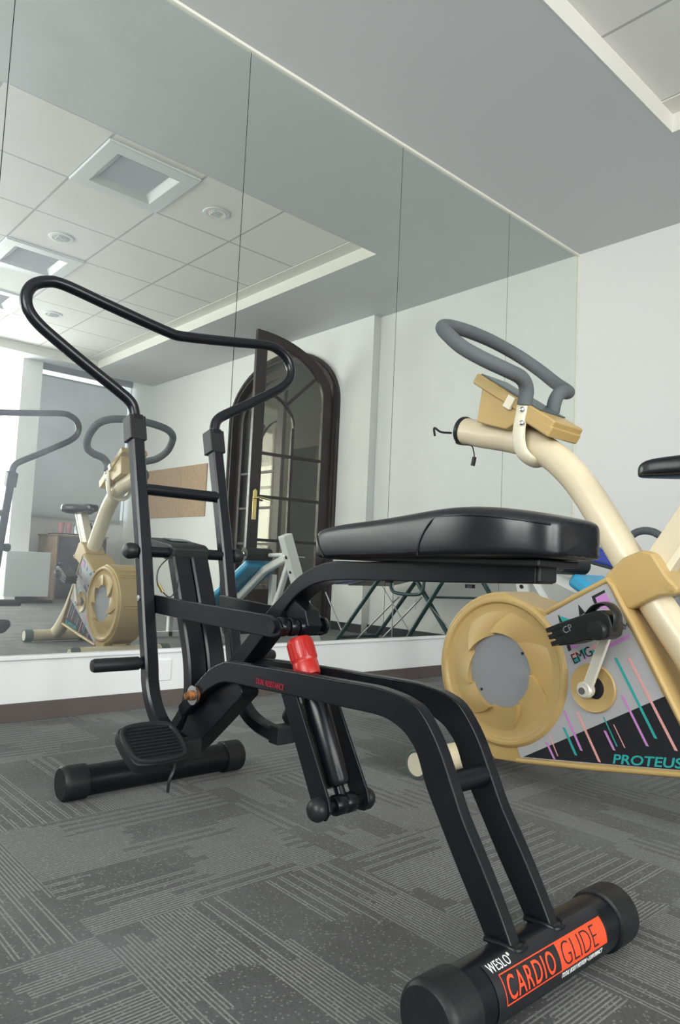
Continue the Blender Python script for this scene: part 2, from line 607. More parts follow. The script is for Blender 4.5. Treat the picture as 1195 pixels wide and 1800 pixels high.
def text_geo(body, size, place, sx=1.0, bold=0.0, shear=0.0, spacing=1.0, thick=0.0006, cuts=0):
    """letters as thin solids; place(u, v, h) maps the text plane into the world"""
    cu = bpy.data.curves.new('lettering', 'FONT')
    cu.body = body
    cu.size = size
    cu.offset = bold
    cu.shear = shear
    cu.space_character = spacing
    cu.resolution_u = 4
    tmp = bpy.data.objects.new('lettering', cu)
    COL.objects.link(tmp)
    bpy.context.view_layer.update()
    me = bpy.data.meshes.new_from_object(tmp)
    bpy.data.objects.remove(tmp)
    bpy.data.curves.remove(cu)
    g = G()
    g.bm.from_mesh(me)
    bpy.data.meshes.remove(me)
    w = max((v.co.x for v in g.bm.verts), default=0) * sx
    if cuts:
        lo = min(v.co.y for v in g.bm.verts)
        hi = max(v.co.y for v in g.bm.verts)
        for k in range(1, cuts):
            bmesh.ops.bisect_plane(g.bm, geom=g.bm.verts[:] + g.bm.edges[:] + g.bm.faces[:], plane_co=(0, lo + (hi - lo) * k / cuts, 0), plane_no=(0, 1, 0))
    ret = bmesh.ops.extrude_face_region(g.bm, geom=g.bm.faces[:])
    vs = [e for e in ret['geom'] if isinstance(e, bmesh.types.BMVert)]
    for v in vs:
        v.co.z = thick
    for v in g.bm.verts:
        v.co = Vector(place(v.co.x * sx, v.co.y, v.co.z))
    return g, w

# ------------------------------------------------------------------ the room
H = 2.838          # lower ceiling
HT = 2.939         # tiled ceiling inside the recess
XL = -6.45         # left wall
YB = -6.12         # rear wall, room face
WX = -0.085        # right wall face beyond the step
struct('floor', G().box((XL - 0.3, -7.0, -0.06), (0.0, 0.0, 0.0)), CARPET)

# mirror wall: backing, brown skirting, white plinth
struct('wall_mirror', G().box((XL - 0.3, 0.008, 0), (0.25, 0.2, 3.1)), SEAM)
struct('trim_1', G().box((XL, -0.012, 0.061), (0.0, 0.008, 0.219)), PLINTH, 0.002)
struct('trim_2', G().box((XL, -0.022, 0.207), (0.0, -0.012, 0.219)), PLINTH, 0.002)
struct('baseboard_mirror', G().box((XL, -0.016, 0), (0.0, 0.008, 0.061)), BROWN, 0.001)
struct('trim_3', G().box((XL, -0.011, H - 0.014), (0.0, 0.006, H)), TRIM, 0.002)
struct('trim_4', G().box((-0.012, -0.011, 0.219), (0.0, 0.006, H - 0.014)), TRIM, 0.002)
edges = [-0.0125, -0.8387, -1.8187, -2.8062, -3.7819, -4.762, -5.742]
mlabels = ['narrow mirror panel in the corner beside the off-white right wall',
           'mirror panel second from the corner, behind the bike handlebar',
           'mirror panel reflecting the dark arched doors and the step in the wall',
           'mirror panel reflecting the ceiling vents, the grey blind and the bike',
           'mirror panel next to the one that reflects the vents, on its left',
           'mirror panel nearest the left wall, farthest from the corner']
for i in range(6):
    g = G().box((edges[i + 1] + 0.0016, 0.0, 0.2195), (edges[i] - 0.0016, 0.006, H - 0.0142))
    o = finish('mirror_panel', g, MIRROR)
    tag(o, mlabels[i], 'mirror', 'wall mirror panels')

# right wall: plain part, step, and the part with the arched doorway
struct('wall_right', G().box((0.0, -1.95, 0), (0.2, 0.2, 3.1)), WALL)
YC, A_O, B_O, Z0 = -3.27, 0.845, 0.548, 2.105
def arch(a, b, z0, n=28):
    return [(YC + a * math.cos(math.pi * k / n), z0 + b * math.sin(math.pi * k / n)) for k in range(n + 1)]
poly = [(-1.95, 0), (-1.95, 3.1), (-7.0, 3.1), (-7.0, 0), (YC - A_O, 0)]
poly += [p for p in arch(A_O, B_O, Z0)[::-1]] + [(YC + A_O, 0)]
struct('wall_right_doorway', G().prism(poly, WX, 0.15, 'X'), WALL)
struct('baseboard_right', G().box((-0.012, -1.95, 0), (0.0, 0.0, 0.075)), DARKSKIRT, 0.001)
struct('baseboard_right_rear', G().box((WX - 0.012, -6.6, 0), (WX, YC - 0.93, 0.075)), DARKSKIRT, 0.001)
struct('baseboard_right_doorway', G().box((WX - 0.012, YC + 0.93, 0), (WX, -1.95, 0.075)), DARKSKIRT, 0.001)

# rear wall with window bays
bays = [(-1.52, WX), (-3.25, -1.75), (-5.1, -3.55)]
WY = -6.72
struct('wall_rear', G().box((-1.75, -7.0, 0), (-1.52, YB, 3.1)), WALL)
struct('wall_rear_pier', G().box((-3.55, -7.0, 0), (-3.25, YB, 3.1)), WALL)
struct('wall_rear_left', G().box((XL - 0.3, -7.0, 0), (-5.1, YB, 3.1)), WALL)
struct('wall_rear_sill', G().box((-5.1, -7.0, 0), (-3.55, WY - 0.02, 0.55)), WALL)
struct('wall_rear_sill_bright', G().box((-3.25, -7.0, 0), (-1.75, WY - 0.02, 0.55)), WALL)
struct('wall_rear_sill_blind', G().box((-1.52, -7.0, 0), (WX, WY - 0.02, 1.0)), WALL)
struct('baseboard_rear', G().box((-1.52, WY - 0.02, 0), (WX, WY - 0.008, 0.075)), DARKSKIRT)
# left wall with a window
struct('wall_left', G().box((XL - 0.2, -7.0, 0), (XL, 0.2, 0.85)), WALL)
struct('wall_left_top', G().box((XL - 0.2, -7.0, 2.65), (XL, 0.2, 3.1)), WALL)
struct('wall_left_near', G().box((XL - 0.2, -1.4, 0.85), (XL, 0.2, 2.65)), WALL)
struct('wall_left_far', G().box((XL - 0.2, -7.0, 0.85), (XL, -3.8, 2.65)), WALL)

def window(name, x0, x1, z0, z1, y, mull=1):
    g = G()
    o = [(x0, z0), (x1, z0), (x1, z1), (x0, z1)]
    t = 0.06
    i = [(x0 + t, z0 + t), (x1 - t, z0 + t), (x1 - t, z1 - t), (x0 + t, z1 - t)]
    g.ring(o, i, y - 0.05, y, 'Y')
    w = struct(name, g, WINFRAME, 0.003)
    for k in range(mull):
        xm = x0 + (x1 - x0) * (k + 1) / (mull + 1)
        finish('mullion', G().box((xm - 0.03, y - 0.045, z0 + t), (xm + 0.03, y - 0.003, z1 - t)), WINFRAME, w)
    finish('glass', G().box((x0 + t, y - 0.03, z0 + t), (x1 - t, y - 0.024, z1 - t)), GLASS, w)
    return w
window('window_1', -1.58, WX + 0.05, 1.0, 3.06, WY - 0.03, 0)
struct('trim_7', G().box((-1.52, -6.745, 2.91), (WX, WY, 3.1)), mat('grey_pelmet', (0.33, 0.34, 0.345), 0.7))
window('window_2', -3.25, -1.75, 0.55, 3.05, WY - 0.03)
window('window_3', -5.1, -3.55, 0.55, 3.05, WY - 0.03)
g = G()
g.ring([(-3.8, 0.85), (-1.4, 0.85), (-1.4, 2.65), (-3.8, 2.65)], [(-3.74, 0.91), (-1.46, 0.91), (-1.46, 2.59), (-3.74, 2.59)], XL - 0.12, XL - 0.07, 'X')
w4 = struct('window_4', g, WINFRAME, 0.003)
finish('mullion', G().box((XL - 0.115, -2.63, 0.91), (XL - 0.075, -2.57, 2.59)), WINFRAME, w4)
finish('glass', G().box((XL - 0.1, -3.74, 0.91), (XL - 0.094, -1.46, 2.59)), GLASS, w4)

# ceiling: soffit ring round a tiled recess
struct('ceiling_pocket', G().box((XL - 0.3, -7.0, 3.1), (0.25, -6.0, 3.16)), SOFFIT)
RX0, RX1, RY0, RY1 = -5.80, -0.959, -1.0515, -5.86
g = G()
g.ring([(XL - 0.3, 0.2), (0.25, 0.2), (0.25, YB), (XL - 0.3, YB)], [(RX0, RY0), (RX1, RY0), (RX1, RY1), (RX0, RY1)], H, 3.08, 'Z')
struct('ceiling', g, SOFFIT)
g = G()
e = 0.004
g.ring([(RX0, RY0), (RX1, RY0), (RX1, RY1), (RX0, RY1)], [(RX0 + e, RY0 - e), (RX1 - e, RY0 - e), (RX1 - e, RY1 + e), (RX0 + e, RY1 + e)], H - 0.001, HT + 0.002, 'Z')
struct('trim_5', g, RISER)
struct('trim_6', G().box((RX1 - 0.13, RY1 + e, HT - 0.006), (RX1 - e, RY0 - e, HT)), RISER)
GX, GY = -1.689, -1.884
xs = [RX1] + [GX - 0.6 * k for k in range(-1, 8) if RX0 < GX - 0.6 * k < RX1] + [RX0]
ys = [RY0] + [GY - 0.6 * k for k in range(-2, 8) if RY1 < GY - 0.6 * k < RY0] + [RY1]
vent_cells = [(GX - 1.2, GX - 0.6, GY + 0.6, GY), (GX - 1.2, GX - 0.6, GY - 1.2, GY - 1.8), (GX - 1.2, GX - 0.6, GY - 2.4, GY - 3.0)]
bm_ = G()
vv = {}
for i, a in enumerate(xs):
    for j, b in enumerate(ys):
        vv[i, j] = bm_.bm.verts.new((a, b, HT))
for i in range(len(xs) - 1):
    for j in range(len(ys) - 1):
        cx, cy = (xs[i] + xs[i + 1]) / 2, (ys[j] + ys[j + 1]) / 2
        if any(c[0] < cx < c[1] and c[3] < cy < c[2] for c in vent_cells):
            continue
        bm_.face([vv[i, j], vv[i + 1, j], vv[i + 1, j + 1], vv[i, j + 1]])
struct('ceiling_tiled', bm_, tile_mat(GX, GY))

vl = ['square ceiling air vent nearest the mirror, largest of the row of vents',
      'square ceiling air vent in the middle of the row, above the black handlebar bend',
      'square ceiling air vent farthest from the mirror, near the window bays']
for c, lab in zip(vent_cells, vl):
    cx, cy = (c[0] + c[1]) / 2, (c[2] + c[3]) / 2
    t = thing('ceiling_vent', lab, 'vent', (cx, cy, HT - 0.02), 'square ceiling vents')
    def sq(h):
        return [(cx - h, cy - h), (cx + h, cy - h), (cx + h, cy + h), (cx - h, cy + h)]
    finish('flange', G().ring(sq(0.298), sq(0.205), HT - 0.014, HT + 0.004, 'Z'), VENTWHITE, t, 0.003)
    g = G()
    n0 = [g.bm.verts.new((*p, HT - 0.014)) for p in sq(0.204)]
    n1 = [g.bm.verts.new((*p, HT + 0.026)) for p in sq(0.155)]
    n2 = [g.bm.verts.new((*p, HT + 0.03)) for p in sq(0.29)]
    for k in range(4):
        g.face([n0[k], n0[(k + 1) % 4], n1[(k + 1) % 4], n1[k]])
        g.face([n1[k], n1[(k + 1) % 4], n2[(k + 1) % 4], n2[k]])
    finish('throat', g, VENTWHITE, t)
    finish('back_plate', G().box((cx - 0.29, cy - 0.29, HT + 0.032), (cx + 0.29, cy + 0.29, HT + 0.04)), VENTGREY, t)
    for k in range(12):
        y = cy + 0.142 - 0.0255 * k
        finish('louver', G().obox((cx, y, HT + 0.020), (0.157, 0, 0), (0, 0.0085, 0.007), (0, -0.0008, 0.0010)), VENTGREY, t)

dl = ['round recessed downlight between the nearest vent and the ceiling edge',
      'round recessed downlight in the tile between the two nearest vents',
      'round recessed downlight framed by the bend of the black handlebar']
for (x, y), lab in zip(((GX - 0.3, GY + 0.3), (GX - 0.9, GY - 0.9), (GX - 0.3, GY - 2.7)), dl):
    t = thing('downlight', lab, 'light', (x, y, HT - 0.008), 'recessed ceiling downlights')
    finish('trim_ring', G().lathe((x, y, HT), (0, 0, -1), [(0.062, 0.0), (0.092, 0.0), (0.09, 0.006), (0.066, 0.008), (0.062, 0.0)], 32, (1, 0, 0)), VENTWHITE, t)
    finish('reflector', G().lathe((x, y, HT), (0, 0, -1), [(0.064, 0.006), (0.05, 0.002), (0.02, 0.001), (0.0, 0.001)], 32, (1, 0, 0)), BULB, t)
    for k in range(3):
        finish('lamp_tube', G().cyl((x - 0.035, y - 0.025 + 0.025 * k, HT - 0.006), (x + 0.035, y - 0.025 + 0.025 * k, HT - 0.006), 0.007, 10), VENTWHITE, t)

# doorway in the right wall: casing, fixed leaf, open leaf, hall behind
def archpath(a, b, z0, zb):
    return [(YC - a, zb)] + arch(a, b, z0)[::-1] + [(YC + a, zb)]
d1 = finish('door_1', G().ring(archpath(0.915, 0.618, Z0, 0), archpath(0.835, 0.538, Z0, 0), WX - 0.03, WX + 0.2, 'X', closed=False), DOORWOOD, None, 0.006, kind='structure')
finish('casing_bead', G().ring(archpath(0.885, 0.588, Z0, 0), archpath(0.865, 0.568, Z0, 0), WX - 0.042, WX - 0.029, 'X', closed=False), DOORWOOD, d1, 0.003)
# fixed leaf, closed (far half of the opening)
def leaf(parent, place, width, b, z0, handle=None):
    """leaf in its own plane: u from hinge to meeting edge, z up, h across"""
    st, n = 0.105, 14
    def top(u, w=width, bb=b, zz=z0):
        q = max(-1.0, min(1.0, (w - u) / w))
        return zz + bb * math.sqrt(max(0.0, 1 - q * q))
    us = [width * (1 - math.cos(math.pi / 2 * k / n)) for k in range(n + 1)]
    outer = [(0, 0)] + [(u, top(u)) for u in us] + [(width, 0)]
    wi = width - st
    inner = [(st, 0.34)] + [(st + (wi - st) * (1 - math.cos(math.pi / 2 * k / n)), z0 + (b - 0.10) * math.sin(math.pi / 2 * k / n) if k else z0) for k in range(n + 1)] + [(wi, 0.34)]
    finish('leaf_frame', G().ring(outer, inner, -0.022, 0.022, place=lambda a, c, h: place(a, c, h)), DOORWOOD, parent, 0.004)
    um = (st + wi) / 2
    def bar(p, q, w=0.013):
        p, q = Vector((p[0], p[1])), Vector((q[0], q[1]))
        d = (q - p).normalized()
        nn = Vector((-d.y, d.x)) * w
        pl = [p - nn, q - nn, q + nn, p + nn]
        finish('glazing_bar', G().prism([(v.x, v.y) for v in pl], -0.016, 0.016, place=place), DOORWOOD, parent, 0.002)
    for z in (0.76, 1.14, 1.52):
        bar((st, z), (wi, z))
    bar((um, 0.34), (um, 1.78))
    ia = [(um + (wi - um) * (1 - math.cos(math.pi / 2 * k / 10)), 1.78 + 0.27 * math.sin(math.pi / 2 * k / 10)) for k in range(11)]
    io = [(u - 0.013, z + 0.013) for u, z in ia]
    finish('inner_arch_bar', G().ring(io, ia, -0.016, 0.016, closed=False, place=place), DOORWOOD, parent, 0.002)
    bar((um + 0.09, 1.97), (st + 0.09, 2.27))
    gl = [(u, z) for u, z in inner]
    finish('glass', G().prism([(u, z) for u, z in gl], -0.003, 0.003, place=place), DOORGLASS, parent)
    if handle:
        finish('handle_plate', G().prism([(width - 0.075, 0.93), (width - 0.035, 0.93), (width - 0.035, 1.18), (width - 0.055, 1.2), (width - 0.075, 1.18)], 0.022, 0.028, place=place), BRASS, parent, 0.002)
        finish('handle_plate', G().prism([(width - 0.075, 0.93), (width - 0.035, 0.93), (width - 0.035, 1.18), (width - 0.055, 1.2), (width - 0.075, 1.18)], -0.028, -0.022, place=place), BRASS, parent, 0.002)
        for s in (-1, 1):
            pth = [place(width - 0.055, 1.12, s * 0.028), place(width - 0.055, 1.12, s * 0.06), place(width - 0.09, 1.123, s * 0.068), place(width - 0.18, 1.112, s * 0.066)]
            finish('lever', G().tube(smooth(pth, 5), 0.009, 10), BRASS, parent)
d3 = bpy.data.objects.new('door_2', None)
d3.location = (WX + 0.06, YC - 0.83, 0.008)
d3['kind'] = 'structure'
COL.objects.link(d3)
leaf(d3, lambda u, z, h: (WX + 0.06 + h, YC - 0.83 + u, z + 0.008), 0.826, 0.52, 2.085)
hx, hy = WX - 0.035, YC + 0.828
dv = Vector((-0.92 - hx, -2.535 - hy, 0)).normalized()
nv = Vector((-dv.y, dv.x, 0))
d4 = bpy.data.objects.new('door_3', None)
d4.location = (hx, hy, 0.008)
d4['kind'] = 'structure'
COL.objects.link(d4)
leaf(d4, lambda u, z, h: tuple(Vector((hx, hy, z + 0.008)) + dv * u + nv * h), 0.826, 0.52, 2.085, True)
# hall behind
struct('floor_hall', G().box((0.0, -8.0, -0.06), (2.5, -0.5, 0.0)), mat('hall_floor', (0.3, 0.28, 0.25), 0.4))
struct('ceiling_hall', G().box((0.15, -8.0, 2.8), (2.5, -0.5, 2.9)), SOFFIT)
struct('wall_hall_end', G().box((0.15, -0.7, 0), (2.5, -0.5, 2.8)), HALLWALL)
struct('wall_hall_rear', G().box((0.15, -8.0, 0), (2.5, -7.9, 2.8)), HALLWALL)
struct('wall_hall_far', G().box((2.3, -8.0, 0), (2.5, -7.4, 2.8)), HALLWALL)
struct('wall_hall_far_sill', G().box((2.3, -7.4, 0), (2.5, -6.6, 0.8)), HALLWALL)
struct('wall_hall_far_head', G().box((2.3, -7.4, 2.2), (2.5, -6.6, 2.8)), HALLWALL)
struct('wall_hall_far_near', G().box((2.3, -6.6, 0), (2.5, -0.5, 2.8)), HALLWALL)
g = G().ring([(-7.4, 0.8), (-6.6, 0.8), (-6.6, 2.2), (-7.4, 2.2)], [(-7.34, 0.86), (-6.66, 0.86), (-6.66, 2.14), (-7.34, 2.14)], 2.34, 2.39, 'X')
w5 = struct('window_5', g, WINFRAME)
finish('mullion', G().box((2.345, -7.34, 1.76), (2.385, -6.66, 1.81)), WINFRAME, w5)
finish('glass', G().box((2.36, -7.34, 0.86), (2.366, -6.66, 2.14)), GLASS, w5)
struct('hall_dark_sheet', G().box((1.2, -4.75, 0), (1.28, -2.6, 2.05)), DARKHALL)  # dark sheet placed to fill the lower door panes with a dark tone

# things on the walls
t = thing('roller_blind', 'wide grey roller blind drawn down over the corner window', 'blind', (-0.8, WY + 0.05, 1.02))
finish('fabric', G().box((-1.505, WY + 0.045, 1.02), (-0.165, WY + 0.049, 2.825)), BLIND, t)
finish('bottom_bar', G().box((-1.505, WY + 0.038, 1.0), (-0.165, WY + 0.056, 1.022)), BLIND, t, 0.003)
finish('roller', G().cyl((-1.51, WY + 0.045, 2.825), (-0.16, WY + 0.045, 2.825), 0.012), BLIND, t)
t = thing('pinboard', 'long tan cork pinboard on the off-white wall left of the arched doors', 'board', (WX - 0.01, -5.5, 1.07))
finish('cork_panel', G().box((WX - 0.014, -5.2, 1.075), (WX - 0.001, -4.62, 1.695)), CORK, t, 0.002)
finish('cork_panel', G().box((WX - 0.014, -6.42, 1.075), (WX - 0.001, -5.203, 1.695)), CORK, t, 0.002)
def plate(name, lab, lo, hi, m=PLINTH):
    o = finish(name, G().box(lo, hi), m, None, 0.002)
    return tag(o, lab, 'socket')
plate('wall_socket', 'small white socket plate on the white plinth below the mirror', (-3.10, -0.018, 0.10), (-3.02, -0.012, 0.18))
plate('wall_socket', 'small white socket plate low on the right wall behind the folding frame', (-0.008, -1.52, 0.25), (0.0, -1.40, 0.33), WALL)

# cabinet, glasses, bottles, panel by the window
t = thing('cabinet', 'wooden cabinet with a dark front beneath the grey blind', 'cabinet', (-0.93, -6.3, 0))
finish('body', G().box((-1.24, -6.62, 0.0), (-0.62, -6.012, 0.78)), CABWOOD, t, 0.003)
finish('top', G().box((-1.25, -6.63, 0.78), (-0.61, -5.99, 0.80)), CABWOOD, t, 0.003)
dr = finish('door', G().box((-1.225, -6.012, 0.03), (-0.635, -5.994, 0.77)), CABDARK, t, 0.003)
finish('knob', G().lathe((-1.19, -5.994, 0.45), (0, 1, 0), [(0.006, 0), (0.006, 0.012), (0.014, 0.018), (0.012, 0.028), (0.0, 0.03)], 16), STEEL, dr)
tr = finish('serving_tray', G().box((-1.21, -6.40, 0.80), (-0.72, -6.08, 0.815)), PLASTIC, None, 0.004)
tag(tr, 'black tray on top of the wooden cabinet', 'tray')
def glass(x, y, lab):
    o = finish('tumbler', G().lathe((x, y, 0.815), (0, 0, 1), [(0.03, 0), (0.038, 0.13), (0.036, 0.13), (0.028, 0.006), (0.0, 0.006)], 20, (1, 0, 0)), REDGLASS)
    tag(o, lab, 'glass', 'pink tumblers on the tray')
glass(-1.13, -6.2, 'tall pink tumbler on the tray, the outer of the two')
glass(-1.035, -6.2, 'tall pink tumbler on the tray, next to the clear bottles')
def bottle(x, y, h, lab, m):
    o = finish('bottle', G().lathe((x, y, 0.815), (0, 0, 1), [(0.034, 0), (0.036, h * 0.55), (0.03, h * 0.72), (0.013, h * 0.86), (0.014, h), (0.0, h)], 20, (1, 0, 0)), m)
    tag(o, lab, 'bottle', 'bottles on the tray')
bottle(-0.945, -6.2, 0.16, 'clear water bottle on the tray beside the pink tumblers', CLEARG)
bottle(-0.86, -6.25, 0.16, 'clear water bottle on the tray in the middle of the bottles', CLEARG)
bottle(-0.775, -6.18, 0.15, 'dark bottle at the end of the tray', PLASTIC)
t = thing('standing_panel', 'flat grey-white panel on a black foot standing before the wooden cabinet', 'panel', (-1.62, -5.75, 0))
finish('panel', G().box((-1.88, -5.77, 0.07), (-1.40, -5.73, 0.573)), BOARD, t, 0.004)
finish('foot', G().box((-1.92, -5.83, 0.0), (-1.36, -5.68, 0.035)), RUBBER, t, 0.004)
finish('stem', G().box((-1.75, -5.76, 0.035), (-1.53, -5.74, 0.07)), RUBBER, t)

# ------------------------------------------------------------------ the black rowing glider
MX = -3.522
gl = thing('exercise_glider', 'black steel seated glider with padded seat, tall handlebar and red knob', 'exercise machine', (MX, -1.42, 0))
def cap_tube(name, y, x0, x1, r, rc):
    f = finish(name, G().cyl((x0 + 0.03, y, rc), (x1 - 0.03, y, rc), r, 36), BLACK, gl)
    for xa, xb in ((x0, x0 + 0.058), (x1, x1 - 0.058)):
        s = 1 if xb > xa else -1
        finish('end_cap', G().lathe((xa, y, rc), (s, 0, 0), [(0.0, 0.0), (rc - 0.006, 0.0), (rc - 0.001, 0.005), (rc, 0.012), (rc, 0.056), (rc - 0.003, 0.058), (r - 0.001, 0.058)], 36), RUBBER, f)
    return f
ff = cap_tube('front_foot', -0.875, -3.775, -3.278, 0.036, 0.041)
rf = cap_tube('rear_foot', -1.985, -3.770, -3.312, 0.041, 0.0455)
# fork rails
top = [(-1.10, 0.243), (-1.125, 0.265), (-1.170, 0.303), (-1.220, 0.341), (-1.263, 0.360), (-1.291, 0.367), (-1.399, 0.3725), (-1.518, 0.377), (-1.593, 0.3785), (-1.67, 0.381), (-1.72, 0.382), (-1.76, 0.379), (-1.790, 0.374), (-1.822, 0.360), (-1.857, 0.319), (-1.886, 0.265), (-1.907, 0.225), (-1.944, 0.169), (-1.974, 0.120), (-1.999, 0.075)]
bot = [(-1.965, 0.060), (-1.935, 0.105), (-1.90, 0.155), (-1.865, 0.208), (-1.837, 0.252), (-1.818, 0.293), (-1.803, 0.311), (-1.784, 0.325), (-1.754, 0.335), (-1.719, 0.338), (-1.650, 0.336), (-1.499, 0.332), (-1.390, 0.328), (-1.288, 0.324), (-1.232, 0.305), (-1.189, 0.278), (-1.129, 0.230), (-1.115, 0.222)]
rail = [(p.x, p.y) for p in smooth([(a, b, 0) for a, b in top], 4)] + [(p.x, p.y) for p in smooth([(a, b, 0) for a, b in bot], 4)]
rails = []
for x0, x1 in ((-3.61, -3.588), (-3.515, -3.493)):
    rails.append(finish('fork_rail', G().prism(rail, x0, x1, 'X'), BLACK, gl, 0.0025))
finish('cross_bar', G().cyl((-3.59, -1.868, 0.262), (-3.513, -1.868, 0.262), 0.0165), BLACK, gl)
# weld beads at the rear foot
for x in (-3.599, -3.504):
    finish('weld_bead', G().tube(smooth([(x - 0.017, -1.955, 0.083), (x - 0.015, -1.985, 0.0855), (x - 0.012, -2.000, 0.0842), (x, -2.004, 0.0838), (x + 0.012, -2.000, 0.0842), (x + 0.015, -1.985, 0.0855), (x + 0.017, -1.955, 0.083)], 4), 0.0036, 8), BLACK, rf)
# lettering on the left rail
def on_rail(u, v, h):
    return (-3.6105 - h, -1.395 - u, 0.338 + v + 0.006 * u)
g, w = text_geo('DUAL RESISTANCE', 0.016, on_rail, 0.66)
finish('lettering', g, DIMRED, rails[0], label='dull red lettering')
# seat beam
bt = [(-1.976, 0.597), (-1.80, 0.592), (-1.62, 0.586), (-1.53, 0.584), (-1.473, 0.570), (-1.421, 0.545), (-1.368, 0.502), (-1.320, 0.463), (-1.201, 0.355), (-1.05, 0.222), (-0.90, 0.092), (-0.875, 0.070)]
bb = [(-0.93, 0.060), (-1.005, 0.128), (-1.044, 0.173), (-1.150, 0.264), (-1.262, 0.362), (-1.320, 0.416), (-1.372, 0.462), (-1.407, 0.497), (-1.445, 0.523), (-1.490, 0.540), (-1.539, 0.548), (-1.62, 0.552), (-1.80, 0.557), (-1.976, 0.5635)]
beam = [(p.x, p.y) for p in smooth([(a, b, 0) for a, b in bt], 4)] + [(p.x, p.y) for p in smooth([(a, b, 0) for a, b in bb], 4)]
sb = finish('seat_beam', G().prism(beam, MX - 0.025, MX + 0.025, 'X'), BLACK, gl, 0.003)
finish('end_plug', G().box((MX - 0.0235, -1.982, 0.565), (MX + 0.0235, -1.975, 0.5955)), PLASTIC, sb, 0.003)
for y in (-1.66, -1.84):
    finish('seat_bolt', G().lathe((MX, y, 0.556), (0, 0, -1), [(0.008, 0), (0.008, 0.006), (0.0, 0.006)], 6, (1, 0, 0)), PLASTIC, sb)
# plate that carries the rail pivots
pp = [(-1.098, 0.206), (-1.05, 0.118), (-1.09, 0.118), (-1.27, 0.262), (-1.315, 0.306), (-1.27, 0.330), (-1.20, 0.318), (-1.13, 0.262)]
for x0, x1 in ((-3.584, -3.579), (-3.524, -3.519)):
    pass
finish('gusset', G().prism([(p.x, p.y) for p in smooth([(a, b, 0) for a, b in pp], 3, True)], -3.586, MX - 0.02, 'X'), BLACK, sb, 0.003)
for s, x in ((-1, -3.612), (1, -3.492)):
    bo = finish('pivot_bolt', G().lathe((x, -1.175, 0.280), (s, 0, 0), [(0.017, -0.002), (0.017, 0.004), (0.011, 0.004), (0.011, 0.014), (0.0075, 0.016), (0.0075, 0.024), (0.0, 0.024)], 18), RUST, gl)
    finish('washer', G().lathe((x, -1.175, 0.280), (s, 0, 0), [(0.012, 0.0045), (0.021, 0.0045), (0.021, 0.008), (0.012, 0.008)], 20), STEEL, bo)
# padded seat
def seat_mesh():
    st = [  # y, half width, bottom, top
        (-1.526, 0.060, 0.589, 0.636), (-1.529, 0.066, 0.5875, 0.641), (-1.540, 0.068, 0.5875, 0.6455), (-1.562, 0.069, 0.588, 0.649),
        (-1.60, 0.071, 0.589, 0.6535), (-1.671, 0.075, 0.590, 0.658), (-1.74, 0.082, 0.592, 0.664), (-1.80, 0.090, 0.594, 0.670),
        (-1.85, 0.098, 0.596, 0.674), (-1.90, 0.103, 0.597, 0.6745), (-1.945, 0.103, 0.598, 0.671), (-1.98, 0.098, 0.599, 0.666),
        (-2.008, 0.086, 0.600, 0.661), (-2.026, 0.068, 0.600, 0.657), (-2.034, 0.050, 0.602, 0.652)]
    g = G()
    rings = []
    n = 40
    for y, w, b, t in st:
        zc, hz = (b + t) / 2, (t - b) / 2
        r = []
        for k in range(n):
            a = 2 * math.pi * k / n
            c, s = math.cos(a), math.sin(a)
            x = math.copysign(abs(c) ** 0.36, c) * w
            e = 0.38 if s > 0 else 0.2
            z = math.copysign(abs(s) ** e, s) * hz
            if s > 0:
                z *= 1 + 0.06 * (1 - abs(x / w) ** 2)
            r.append(g.bm.verts.new((MX + x, y, zc + z)))
        rings.append(r)
    for A, B in zip(rings, rings[1:]):
        for k in range(n):
            g.face([A[k], A[(k + 1) % n], B[(k + 1) % n], B[k]])
    g.face(rings[0])
    g.face(rings[-1][::-1])
    return g, st
g, st = seat_mesh()
seat = finish('seat', g, VINYL, gl, 0, 1, 60)
# stitched seams: along the top edge and across the nose
def stw(y):
    for (y0, w0, b0, t0), (y1, w1, b1, t1) in zip(st, st[1:]):
        if y1 <= y <= y0:
            f = (y0 - y) / (y0 - y1)
            return w0 + (w1 - w0) * f, b0 + (b1 - b0) * f, t0 + (t1 - t0) * f
    return st[-1][1:]
pth = []
for k in range(22):
    y = -1.86 - 0.165 * k / 21
    w, b, t_ = stw(y)
    pth.append((MX - w * 0.985, y, b + (t_ - b) * 0.80))
finish('seam', G().tube(pth, 0.0016, 6), VINYL, seat)
pth = []
for k in range(14):
    f = k / 13
    y = -1.805 - 0.05 * f ** 2
    w, b, t_ = stw(y)
    pth.append((MX - w * (1.0 if f < 0.75 else 1.0 - (f - 0.75) * 0.35), y, b + 0.004 + (t_ - b) * 0.86 * f))
finish('seam', G().tube(pth, 0.0017, 6), VINYL, seat)
pth = []
for k in range(12):
    f = k / 11
    y = -1.531 - 0.026 * (1 - f) ** 2
    w, b, t_ = stw(y)
    pth.append((MX - w * (1.0 if f < 0.8 else 1.0 - (f - 0.8) * 0.6), y, b + 0.003 + (t_ - b) * 0.88 * f))
finish('seam', G().tube(pth, 0.0015, 6), VINYL, seat)
finish('seat_board', G().box((MX - 0.055, -2.0, 0.588), (MX + 0.055, -1.56, 0.5985)), PLASTIC, seat, 0.003)
